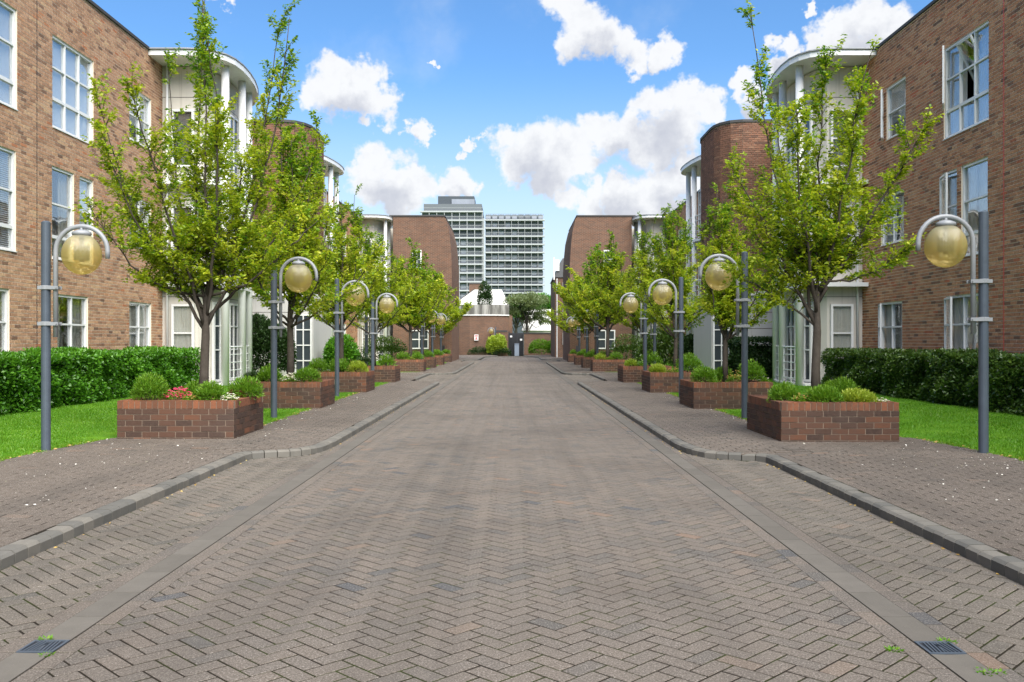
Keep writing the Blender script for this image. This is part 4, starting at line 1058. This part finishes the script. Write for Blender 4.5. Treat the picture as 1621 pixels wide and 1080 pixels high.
def tree_data(limbs, trunk, rt, seed, dens=1.0, leafs=.066, twl=.42, green_top=True, rl=.019, flat=.35, sub=3):
    R = np.random.default_rng(seed); wood = MB(); LP, LD, LT, LS_ = [], [], [], []
    wood.tube(trunk, rt if isinstance(rt, list) else [rt*1.25, rt, rt*.9, rt*.35][:len(trunk)], 10)
    top = max(l[-1][2] for l in limbs)
    for li, l in enumerate(limbs):
        N_ = 14; C = bez(l, N_); C = [c+R.normal(0, .014, 3)*(i > 0) for i, c in enumerate(C)]
        length = sum(np.linalg.norm(C[i+1]-C[i]) for i in range(N_-1))
        r0 = rl*min(1.25, .55+length/4); wood.tube(C, [r0*(1-.88*i/(N_-1))+.002 for i in range(N_)], 6)
        nt = int(length*18.5*dens)
        for k in range(nt):
            f = .14+.86*(k+R.random())/nt; ix = f*(N_-1); i = min(N_-2, int(ix)); p = C[i]+(C[i+1]-C[i])*(ix-i)
            if math.sin(f*length*5.2+li*2.1)+.5*math.sin(f*length*11+li) > .62: continue
            axis = C[i+1]-C[i]; axis /= np.linalg.norm(axis)
            az = R.random()*2*PI; tl = twl*(1.08-.62*f)*(.35+R.random()*1.1)
            d = np.array([math.cos(az), math.sin(az), flat+.25*R.random()])*(1-.35*f)+axis*(.35+.55*f)
            d /= np.linalg.norm(d); q = p+d*tl
            wood.tube([p, p+d*tl*.55+np.array([0,0,.012]), q], [.0055, .004, .0015], 3, cap=False)
            segs = [(p+d*tl*.15, d, tl*.85)]
            for _ in range(sub):
                e = d+R.normal(0, .55, 3)*np.array([1,1,.45]); e /= np.linalg.norm(e); segs.append((p+d*tl*R.uniform(.25,.9), e, tl*R.uniform(.25,.55)))
            g0 = .30 if (green_top and p[2] > top*.74) else 0
            base = np.clip(.60+R.normal(0, .16)-g0*1.1, 0, 1)
            for (sp, sdv, sl) in segs:
                m_ = max(3, int(sl/.0150*dens)); tt = R.random(m_)
                LP.append(sp+sdv*sl*tt[:,None]+R.normal(0, .012, (m_,3)))
                dv = sdv*.7+R.normal(0, .75, (m_,3)); dv[:,2] = dv[:,2]*.45-.05
                LD.append(dv); LT.append(np.clip(base+R.normal(0,.13,m_), 0, 1)); LS_.append(leafs*(.45+.8*R.random(m_)))
    V, F, T = leafcloud(np.concatenate(LP), np.concatenate(LD), np.concatenate(LS_), np.concatenate(LT), .52, .08)
    return wood, (V, F, T)
def P2(px, py, Y, dy=0): return ((px-811)/1450*(Y+dy), Y+dy, 1.4+(539.5-py)/1450*(Y+dy))
def pix_limb(pts, Y, depth, bx):
    out = [];
    for k, (px, py) in enumerate(pts):
        d = depth*k/(len(pts)-1); x, y, z = P2(px, py, Y); out.append((x-bx[0], d, z-bx[2]))
    return out
trees = {}
def add_tree(key, base, wood, lv, label, rz=0, sc=1, tpl=None, grp_='young street trees growing in the planters', mesh=None):
    t = thing('street_tree', base, label, 'tree', grp_, rz); t.scale = (sc,)*3
    if mesh is None:
        wm = wood.mesh('trunk', M['bark'], True); lm = fastmesh('crown', *lv, M['leaf']); mesh = (wm, lm)
    a = link('trunk', mesh[0], t, (0,0,0)); b = link('crown', mesh[1], t, (0,0,0)); return t, mesh
# the two big foreground trees, limb by limb
Yl = 12.72; bl_ = P2(322, 625, Yl); bl_ = (bl_[0], Yl, .53)
LL = [([(322,515),(285,440),(205,330),(178,160)], -.5), ([(322,515),(290,430),(262,330),(240,75)], .6), ([(324,505),(305,400),(300,260),(318,-15)], .2),
      ([(326,505),(338,400),(330,200),(338,8)], -.4), ([(326,510),(370,430),(400,250),(432,12)], .5), ([(326,510),(385,420),(440,280),(466,40)], -.3),
      ([(326,512),(400,430),(455,330),(488,205)], .8), ([(322,515),(270,450),(230,400),(165,262)], .3), ([(326,515),(400,465),(450,400),(515,345)], -.2),
      ([(322,512),(280,440),(240,380),(215,240)], -1.0), ([(324,500),(320,380),(325,250),(290,95)], 1.2), ([(326,505),(360,400),(380,250),(372,110)], -1.1),
      ([(326,505),(355,380),(350,300),(375,170)], .9), ([(322,515),(265,470),(225,430),(190,340)], -.9), ([(326,515),(380,470),(420,430),(450,300)], 1.1), ([(324,505),(312,420),(285,300),(268,180)], -1.3)]
limbs = [pix_limb([(p[0][0]+(i % 5)*.6, 520-(i % 5)*17)]+p[1:], Yl, d, bl_) for i, (p, d) in enumerate(LL)]
wd, lv = tree_data(limbs, [(0,0,0),(.01,0,.45),(.03,0,.95),(.03,0,1.25),(.05,0,1.65)], [.078,.064,.058,.045,.020], 11, 1.30, leafs=.060, twl=.52, flat=.25)
_, meshL = add_tree(0, bl_, wd, lv, 'tallest spreading young tree with upright green tips in the nearest left planter')
Yr = 12.3; br_ = P2(1291, 620, Yr); br_ = (br_[0], Yr, .53)
RL = [([(1291,500),(1270,380),(1215,300),(1197,8)], .2), ([(1293,500),(1290,380),(1285,250),(1298,92)], -.3), ([(1294,500),(1330,380),(1345,250),(1388,98)], .3),
      ([(1294,505),(1350,400),(1390,300),(1462,185)], -.4), ([(1294,505),(1350,440),(1390,360),(1435,275)], .4), ([(1290,505),(1240,420),(1200,350),(1150,260)], -.2),
      ([(1290,505),(1250,430),(1215,380),(1190,300)], .8), ([(1292,500),(1275,400),(1255,280),(1250,150)], .7), ([(1293,500),(1315,400),(1320,250),(1338,118)], -.8),
      ([(1294,510),(1350,450),(1390,430),(1412,400)], -.3), ([(1290,510),(1240,470),(1210,450),(1165,430)], .3), ([(1292,502),(1270,420),(1235,330),(1225,200)], -1.0),
      ([(1293,500),(1330,400),(1370,300),(1392,190)], 1.0), ([(1292,502),(1290,420),(1290,320),(1310,170)], 1.2)]
limbs = [pix_limb([(p[0][0]+(i % 5)*.4, 515-(i % 5)*18)]+p[1:], Yr, d, br_) for i, (p, d) in enumerate(RL)]
wd, lv = tree_data(limbs, [(0,0,0),(.0,0,.5),(.02,0,1.0),(.02,0,1.3),(.03,0,1.7)], [.074,.060,.054,.04,.018], 23, 1.30, leafs=.060, twl=.54, flat=.25)
_, meshR = add_tree(1, br_, wd, lv, 'open-crowned young tree with one tall leader in the nearest right planter')
def generic(seed, h, spread, nl, dens, leafs, trunk_h=.95, rt=.055, sub=3, twl=.48):
    R = random.Random(seed); limbs = []
    for k in range(nl):
        a = 2*PI*k/nl+R.uniform(-.35,.35); rad = spread*R.uniform(.35, 1) if k % 3 else spread*R.uniform(.05,.4)
        zt = h*(1-.42*(rad/spread)**1.5)*R.uniform(.86, 1.0); z0 = trunk_h+R.uniform(-.08,.6)
        dx, dy = math.cos(a), math.sin(a)
        limbs.append([(0,0,z0),(dx*rad*.45,dy*rad*.45,z0+(zt-z0)*.25),(dx*rad*.9,dy*rad*.9,z0+(zt-z0)*.55),(dx*rad,dy*rad,zt)])
    for k in range(3):
        a = R.uniform(0, 2*PI); limbs.append([(0,0,trunk_h),(math.cos(a)*.5*spread,math.sin(a)*.5*spread,trunk_h+.3),(math.cos(a)*spread,math.sin(a)*spread,trunk_h+.8),(math.cos(a)*spread*1.15,math.sin(a)*spread*1.15,trunk_h+1.25)])
    return tree_data(limbs, [(0,0,0),(.01,.01,trunk_h*.5),(0,0,trunk_h+.1),(0,0,trunk_h+.62)], rt, seed, dens, leafs, twl, sub=sub)
gens = []
for sd_, h, sp, nl, de, lf in ((31, 4.7, 1.25, 13, 1.2, .068), (42, 4.5, 1.1, 12, 1.2, .067), (57, 4.2, 1.25, 13, 1.15, .070), (63, 3.9, 1.35, 14, .85, .095)):
    wd, lv = generic(sd_, h, sp, nl, de, lf); gens.append((wd.mesh('trunk', M['bark'], True), fastmesh('crown', *lv, M['leaf'])))
sidew = {-1: 'left', 1: 'right'}
# (side, planter index, template, rotation, scale, phrase)
TS = [(-1,1,0,.4,1.2,'dense yellow-green tree'),(-1,2,1,1.5,1.12,'narrow upright tree with a pointed top'),(-1,3,2,2.6,1.10,'bushy yellow-green tree'),
      (-1,4,3,.2,1.3,'broad low yellow-green tree'),(-1,5,3,2.0,1.28,'rounded yellow-green tree'),(-1,6,3,4.0,1.25,'small yellow-green tree'),(-1,7,3,5.2,1.15,'smallest yellow-green tree'),
      (1,1,1,3.3,.92,'thin airy tree'),(1,2,0,2.2,.98,'twiggy light green tree'),(1,3,1,.6,1.10,'tall slender light green tree'),
      (1,4,3,1.2,1.38,'broad bright green tree'),(1,5,3,3.1,1.36,'full bright green tree'),(1,6,3,5.0,1.28,'small bright green tree'),(1,7,3,.9,1.15,'smallest bright green tree')]
for s, k, g_, rz, sc, ph in TS:
    x0, x1, ya, yb = planters[s, k]
    add_tree(0, ((x0+x1)/2+(.02), (ya+yb)/2, .53), None, None, f'{ph} in the {ORD[k]} planter on the {sidew[s]} pavement', rz, sc, mesh=gens[g_])

def blob_leaves(n, c, r, lf, seed, bumps=9, up=.2, shell=.35):
    """leaves spread through an uneven ellipsoid volume"""
    R = np.random.default_rng(seed); d = R.normal(0,1,(n,3)); d /= np.linalg.norm(d,axis=1)[:,None]
    d[:,2] = np.where(d[:,2] < -.35, -d[:,2]*.5, d[:,2])
    bd = R.normal(0,1,(bumps,3)); bd /= np.linalg.norm(bd,axis=1)[:,None]
    lump = (np.maximum(0, d@bd.T-.62)**1).max(1)*.9
    rad = (1-shell*R.random(n)**1.6)*(.80+lump*.62)
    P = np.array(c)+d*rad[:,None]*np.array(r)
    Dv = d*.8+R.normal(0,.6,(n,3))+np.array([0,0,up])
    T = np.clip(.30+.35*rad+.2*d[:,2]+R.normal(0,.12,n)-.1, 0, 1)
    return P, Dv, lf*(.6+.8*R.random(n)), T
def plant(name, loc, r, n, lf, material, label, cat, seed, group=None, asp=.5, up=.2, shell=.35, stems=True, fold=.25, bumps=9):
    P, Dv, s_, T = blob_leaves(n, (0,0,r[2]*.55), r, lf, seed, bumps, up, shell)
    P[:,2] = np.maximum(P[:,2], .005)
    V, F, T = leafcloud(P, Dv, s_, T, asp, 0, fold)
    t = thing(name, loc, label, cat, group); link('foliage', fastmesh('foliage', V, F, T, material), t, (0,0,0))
    if stems:
        m = MB(); R = random.Random(seed)
        for k in range(7):
            a = R.uniform(0, 2*PI); m.tube([(0,0,-.03),(math.cos(a)*r[0]*.3,math.sin(a)*r[1]*.3,r[2]*.4),(math.cos(a)*r[0]*.6,math.sin(a)*r[1]*.6,r[2]*.9)], [.012,.008,.003], 4)
        m.build('stem', M['bark'], t).location = (0,0,0)
    return t

# planting in the planters
def flowers(loc, rad, n, material, label, seed, hgt=.14):
    t = thing('flowering_plant', loc, label, 'flowers'); R = np.random.default_rng(seed)
    P, Dv, s_, T = blob_leaves(260, (0,0,hgt*.35), (rad,rad*.8,hgt*.6), .04, seed, 5)
    P[:,2] = np.maximum(P[:,2], .0)
    link('leaves', fastmesh('leaves', *leafcloud(P, Dv, s_, T), M['shrub']), t, (0,0,0))
    a = R.random(n)*2*PI; q = np.sqrt(R.random(n))*rad; C = np.c_[np.cos(a)*q, np.sin(a)*q*.8, hgt*(.75+.5*R.random(n))*(1-.4*(q/rad)**2)]
    k = 6; PP = np.repeat(C, k, 0); an = np.tile(np.arange(k)*2*PI/k, n); Dv = np.c_[np.cos(an), np.sin(an)-.4, .35*np.ones(n*k)]
    link('blossom', fastmesh('blossom', *leafcloud(PP, Dv, np.full(n*k, .020), R.random(n*k), .8), material), t, (0,0,0))
SHR = {  # planter -> list of (fx, fy, rx, rz, material, leaf, phrase)
 (-1,0): [(.22,.18,.25,.26,'shrub','round green bush at the left front corner'),(.50,.55,.18,.18,'shrub','low green bush behind the pink flowers'),(.76,.16,.20,.20,'shrub','feathery green bush right of the trunk'),(.94,.60,.24,.23,'shrub','round green bush at the right back corner')],
 (1,0): [(.13,.30,.20,.19,'shrub','round green bush at the left corner'),(.42,.14,.24,.17,'shrub','spreading green bush in front of the trunk'),(.72,.55,.26,.22,'shrub','tall green bush behind right of the trunk'),(.70,.14,.24,.14,'lime','low yellowish bush at the right front'),],
 (-1,1): [(.30,.30,.26,.24,'shrub','green bush left of the lamp post'),(.80,.20,.28,.24,'shrub','round bright bush at the front right corner'),(.05,.5,.22,.16,'yew','dark low bush at the left edge')],
 (1,1): [(.18,.22,.26,.24,'shrub','round dark green bush at the left front corner'),(.80,.30,.26,.32,'shrub','upright green bush right of the trunk'),(.50,.6,.22,.22,'shrub','green bush behind the trunk')],
 (-1,2): [(.15,.3,.28,.26,'shrub','green bush at the left end'),(.50,.3,.28,.26,'shrub','green bush in the middle'),(.84,.25,.25,.24,'lime','fresh bright bush at the right front corner')],
 (1,2): [(.15,.2,.22,.17,'lime','yellow-green bush at the left front corner'),(.72,.35,.36,.34,'shrub','large round green bush'),],
 (-1,3): [(.35,.3,.3,.28,'yew','dark green bush at the left'),(.80,.3,.28,.26,'shrub','round green bush at the right front corner')],
 (1,3): [(.2,.25,.2,.18,'lime','small pale green bush at the left corner'),(.62,.3,.36,.33,'shrub','large dark green bush')],
}
for k in range(4, 8):
    SHR[-1,k] = [(.3,.3,.3,.24,'shrub','green bush at the left end'),(.78,.3,.26,.22,'shrub','green bush at the kerb end')]
    SHR[1,k] = [(.25,.3,.24,.20,'lime' if k == 4 else 'shrub','low green bush at the kerb end'),(.75,.3,.3,.24,'shrub','green bush at the outer end')]
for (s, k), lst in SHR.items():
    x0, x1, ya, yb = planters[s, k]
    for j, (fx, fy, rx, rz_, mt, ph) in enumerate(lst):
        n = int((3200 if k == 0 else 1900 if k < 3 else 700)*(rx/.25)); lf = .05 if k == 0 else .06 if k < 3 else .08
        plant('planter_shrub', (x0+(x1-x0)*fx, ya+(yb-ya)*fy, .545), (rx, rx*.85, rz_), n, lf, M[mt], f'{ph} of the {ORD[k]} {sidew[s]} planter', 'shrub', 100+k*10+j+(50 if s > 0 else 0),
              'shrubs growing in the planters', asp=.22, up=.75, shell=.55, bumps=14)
def inpl(s, k, fx, fy): x0, x1, ya, yb = planters[s, k]; return (x0+(x1-x0)*fx, ya+(yb-ya)*fy, .545)
flowers(inpl(-1,0,.46,.20), .20, 110, M['pink'], 'magenta flowers in front of the trunk in the nearest left planter', 1, .20)
flowers(inpl(-1,0,.60,.16), .13, 34, M['peach'], 'peach and yellow flowers beside the pink ones, nearest left planter', 2, .14)
flowers(inpl(-1,0,.98-.06,.14), .13, 60, M['white_fl'], 'tiny white daisies at the right corner of the nearest left planter', 3, .13)
flowers(inpl(-1,0,.88,.5), .12, 40, M['crimson'], 'dark red foliage plant in the nearest left planter', 4, .17)
flowers(inpl(-1,1,.60,.16), .2, 110, M['white_fl'], 'white and cream daisies in the second left planter', 5, .2)
flowers(inpl(1,0,.52,.5), .16, 14, M['pink'], 'pink flowers beside the trunk in the nearest right planter', 6, .24)
flowers(inpl(1,0,.88,.14), .15, 60, M['white_fl'], 'tiny white flowers at the right corner of the nearest right planter', 7, .10)
flowers(inpl(1,0,.22,.14), .13, 30, M['peach'], 'coppery plant at the left front of the nearest right planter', 8, .15)
flowers(inpl(1,1,.56,.16), .19, 60, M['peach'], 'coppery orange plant in the second right planter', 9, .24)
flowers(inpl(1,1,.30,.10), .12, 12, M['crimson'], 'dark red plant low in the second right planter', 10, .12)
flowers(inpl(1,1,.95,.3), .13, 14, M['white_fl'], 'white blooms at the right end of the second right planter', 11, .15)
flowers(inpl(1,2,.42,.16), .2, 50, M['peach'], 'peach flowers in the third right planter', 12, .17)
flowers(inpl(1,3,.38,.14), .14, 10, M['white_fl'], 'large white blooms in the fourth right planter', 13, .24)
flowers(inpl(-1,4,.6,.2), .2, 40, M['peach'], 'coppery plant in the fifth left planter', 14, .18)
flowers(inpl(1,4,.55,.2), .2, 40, M['peach'], 'coppery plant in the fifth right planter', 15, .18)

# hedges: leaves over a lumpy box, dark twiggy core inside
def hedge(x0, x1, y0, y1, z1, n, lf, material, label, seed, z0=.10, cat='hedge', sideface=1):
    t = thing('hedge', ((x0+x1)/2, (y0+y1)/2, z0), label, cat); R = np.random.default_rng(seed)
    W_, L_, H_ = x1-x0, y1-y0, z1-z0
    areas = np.array([L_*H_*(sideface), L_*H_*.15, L_*W_, W_*H_]); fc = R.choice(4, n, p=areas/areas.sum())
    u, v = R.random(n), R.random(n)**.9
    X_ = np.where(fc == 0, x1 if x0 < 0 else x0, np.where(fc == 1, x0 if x0 < 0 else x1, x0+W_*u)); Y_ = y0+L_*R.random(n); Y_ = np.where(fc == 3, y0, Y_)
    Z_ = np.where(fc == 2, z1, z0+H_*v)
    inw = np.where(x0 < 0, 1, -1)
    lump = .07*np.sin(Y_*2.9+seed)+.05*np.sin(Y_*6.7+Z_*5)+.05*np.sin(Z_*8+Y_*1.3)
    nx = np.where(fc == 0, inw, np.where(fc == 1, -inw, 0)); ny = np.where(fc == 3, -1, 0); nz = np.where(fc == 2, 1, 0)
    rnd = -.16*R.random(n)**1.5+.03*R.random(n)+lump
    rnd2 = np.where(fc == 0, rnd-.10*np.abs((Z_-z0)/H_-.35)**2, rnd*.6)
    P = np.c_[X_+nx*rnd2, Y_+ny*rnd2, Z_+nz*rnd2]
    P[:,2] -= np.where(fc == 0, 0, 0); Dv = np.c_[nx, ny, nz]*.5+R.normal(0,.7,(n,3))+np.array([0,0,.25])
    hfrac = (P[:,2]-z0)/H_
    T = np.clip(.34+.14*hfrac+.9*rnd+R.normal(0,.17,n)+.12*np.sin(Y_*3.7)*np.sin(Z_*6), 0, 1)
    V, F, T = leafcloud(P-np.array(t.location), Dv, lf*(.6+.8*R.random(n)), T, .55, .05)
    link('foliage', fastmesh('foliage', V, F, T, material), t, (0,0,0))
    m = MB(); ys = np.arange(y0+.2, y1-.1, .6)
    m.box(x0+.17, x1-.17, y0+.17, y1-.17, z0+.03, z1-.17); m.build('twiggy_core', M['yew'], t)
    return t
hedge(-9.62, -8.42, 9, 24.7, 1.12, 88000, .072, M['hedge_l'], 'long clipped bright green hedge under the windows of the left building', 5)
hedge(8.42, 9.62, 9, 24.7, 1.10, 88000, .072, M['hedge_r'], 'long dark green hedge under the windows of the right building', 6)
hedge(7.4, 9.5, 29.9, 31.3, 1.42, 14000, .08, M['yew'], 'dark clipped hedge block beside the right entrance', 7, sideface=2)
plant('round_bush', (-8.0, 29.6, .1), (.95, .9, 1.45), 20000, .10, M['yew'], 'dark rounded bush beside the left entrance', 'bush', 8, asp=.4, shell=.3)
plant('entrance_bush', (-7.9, 37.0, .1), (.7, .7, 1.2), 6000, .12, M['hedge_l'], 'green bush beside the second left bay', 'bush', 9)
plant('entrance_bush', (7.3, 37.2, .1), (.6, .6, 1.1), 6000, .12, M['yew'], 'dark green bush beside the second right bay', 'bush', 10)
plant('entrance_bush', (-6.3, 33.5, .1), (.7, .7, 1.0), 6000, .12, M['hedge_l'], 'mid green bush behind the fourth left planter', 'bush', 19)
plant('entrance_bush', (6.4, 38.4, .1), (1.2, .8, 1.2), 9000, .12, M['hedge_r'], 'broad dark bush behind the fourth right planter', 'bush', 20)
plant('entrance_bush', (-6.4, 46.0, .1), (1.2, .9, 1.1), 4000, .1, M['hedge_r'], 'dark bush behind the sixth left planter', 'bush', 21)
plant('entrance_bush', (6.4, 50.0, .1), (1.2, .9, 1.1), 4000, .1, M['hedge_r'], 'dark bush behind the seventh right planter', 'bush', 22)
# shrubs at the street end
plant('climbing_shrub', (-5.7, 81.5, .1), (.9, .9, 2.6), 5000, .14, M['hedge_l'], 'tall leafy shrub at the left end of the gatehouse', 'bush', 11)
plant('lime_bush', (-1.45, 84.2, 0), (1.0, .8, 1.35), 3500, .17, M['lime'], 'yellow-green bush before the gatehouse', 'bush', 12, asp=.7)
plant('low_hedge', (-3.0, 84.6, 0), (1.2, .5, .55), 2500, .1, M['yew'], 'low dark clipped bush at the foot of the gatehouse, left one', 'bush', 13)
plant('low_hedge', (-1.1, 83.7, 0), (1.1, .4, .5), 2500, .1, M['yew'], 'low dark clipped bush at the foot of the lime bush', 'bush', 14)
plant('spreading_shrub', (2.7, 84.6, 0), (1.5, .9, 1.0), 5000, .13, M['shrub'], 'spreading green shrub before the garden wall, beside the gate', 'bush', 15)
plant('spreading_shrub', (4.4, 84.2, 0), (1.4, .9, 1.2), 5000, .13, M['hedge_l'], 'taller spreading shrub before the garden wall, at its right end', 'bush', 16)
plant('conifer', (-2.75, 91.5, 4.2), (.75, .75, 2.1), 3500, .16, M['yew'], 'small dark conifer showing above the gatehouse parapet', 'tree', 17)
def far_tree(base, h, r, n, lf, material, label, seed, trunk=.18, gaps=7):
    t = thing('background_tree', base, label, 'tree', 'trees beyond the end of the street'); R = np.random.default_rng(seed)
    LP, LD, LS_, LT = [], [], [], []; m = MB(); m.tube([(0,0,0),(.1,0,h*.3),(0,0,h*.55)], [trunk, trunk*.8, trunk*.5], 7)
    for k in range(gaps*3):
        d = R.normal(0,1,3); d /= np.linalg.norm(d); d[2] = abs(d[2])*1.35-.62; c = np.array([0,0,h*.60])+d*np.array([r,r,h*.38])*R.uniform(.45,.95)
        m.tube([(0,0,h*R.uniform(.25,.5)), tuple(c*np.array([.5,.5,.85])), tuple(c)], [trunk*.3, trunk*.2, .02], 4)
        rr = r*R.uniform(.22,.42); P, Dv, s_, T = blob_leaves(n//(gaps*3), c, (rr, rr, rr*.75), lf, seed*50+k, 6); LP.append(P); LD.append(Dv); LS_.append(s_); LT.append(np.clip(T+R.normal(0,.1),0,1))
    V, F, T = leafcloud(np.concatenate(LP), np.concatenate(LD), np.concatenate(LS_), np.concatenate(LT), .6)
    link('crown', fastmesh('crown', V, F, T, material), t, (0,0,0)); m.build('trunk', M['bark'], t).location = (0,0,0)
far_tree((1.45, 93, 0), 7.3, 2.7, 17000, .16, M['olive'], 'loose grey-green tree rising behind the garden wall', 61, .14, 8)
far_tree((4.6, 150, 0), 10.4, 4.6, 16000, .3, M['hedge_l'], 'full green tree right of the tower block foot', 62, .3)
far_tree((0.5, 140, 0), 9.0, 2.8, 9000, .28, M['hedge_l'], 'green tree between the pale roof and the grey-green tree', 63, .25)
far_tree((-11.5, 120, 0), 8.0, 3.6, 9000, .28, M['hedge_r'], 'dark tree behind the left end block', 64, .25)
far_tree((13.5, 110, 0), 7.5, 4, 9000, .28, M['hedge_r'], 'dark tree behind the right brick house', 65, .25)

# small post with a black top near the far planters
for s, lab in ((-1, 'pale bollard with black top by the farthest left planter'), (1, 'pale bollard with black top by the farthest right planter')):
    x = -4.35 if s < 0 else 3.95
    t = thing('bollard', (x, 62 if s < 0 else 60, .1), lab, 'bollard'); y = t.location.y
    m = MB(); m.tube([(x,y-4.6+.0,.1),(x,y-4.6,.75)], .09, 8); m.build('post', M['cream'], t)
    m = MB(); m.box(x-.11, x+.11, y-4.72, y-4.5, .752, 1.12); m.build('head', M['dark'], t)

# ------------------------------------------------------------------ litter, petals and weeds
def scatter_petals(n, side):
    y = 7+14*rng.random(n)**1.3; a = np.array([ox(v) for v in y]); x = side*(a-.05-2.2*rng.random(n)**2.2)
    ok = np.abs(x) > 3.3; x, y = x[ok], y[ok]; P = np.c_[x, y, np.full(len(x), PZ+.004)]; an = rng.random(len(x))*6.3
    return P, np.c_[np.cos(an), np.sin(an), np.full(len(x), .12)]
P1, D1 = scatter_petals(420, -1); P3, D3 = scatter_petals(420, 1); P = np.concatenate([P1, P3]); Dv = np.concatenate([D1, D3])
V, F, T = leafcloud(P, Dv, .012+.016*rng.random(len(P)), rng.random(len(P)), .6)
o = kind(link('fallen_petals', fastmesh('fallen_petals', V, F, T, M['white_fl'])), 'stuff')
n = 520; y = 6+20*rng.random(n); s_ = rng.choice([-1, 1], n); x = s_*(np.array([ox(v) for v in y])-.12*rng.random(n)+.05)
P = np.c_[x, y, np.full(n, PZ+.004)]; an = rng.random(n)*6.3
V, F, T = leafcloud(P, np.c_[np.cos(an), np.sin(an), .15+0*an], .02+.035*rng.random(n), rng.random(n), .5)
kind(link('dead_leaves', fastmesh('dead_leaves', V, F, T, M['peach'])), 'stuff')
# kerb-foot litter
n = 260; y = 5+22*rng.random(n)**1.2; s_ = rng.choice([-1, 1], n); x = np.array([kx(v, q) for v, q in zip(y, s_)])-s_*(.01+.06*rng.random(n)); an = rng.random(n)*6.3
V, F, T = leafcloud(np.c_[x, y, np.full(n, .003)], np.c_[np.cos(an), np.sin(an), .15+0*an], .012+.02*rng.random(n), rng.random(n), .6)
kind(link('gutter_litter', fastmesh('gutter_litter', V, F, T, M['peach'])), 'stuff')
def weed(x, y, r, n, lab, seed, z=.0):
    t = thing('weed_tuft', (x, y, z), lab, 'weed'); R = np.random.default_rng(seed); a = R.random(n)*6.3; q = R.random(n)*r
    P = np.c_[np.cos(a)*q, np.sin(a)*q, np.zeros(n)]; Dv = np.c_[np.cos(a)*.7, np.sin(a)*.7, .4+.6*R.random(n)]
    link('leaves', fastmesh('leaves', *leafcloud(P, Dv, .012+.02*R.random(n), R.random(n), .4), M['grass']), t, (0,0,0))
weed(2.02, 4.27, .035, 90, 'green weed growing out of the right gully grating', 1, -.01)
weed(2.02, 3.87, .05, 110, 'bright green weeds in the joint below the right gully', 2, -.01)
weed(1.73, 4.15, .03, 60, 'yellow-green moss tuft left of the right gully', 3, -.01)
weed(-2.19, 4.30, .03, 60, 'yellow-green weed at the top edge of the left gully', 4, -.01)
weed(-2.08, 4.09, .025, 50, 'tiny weed at the lower corner of the left gully', 5, -.01)
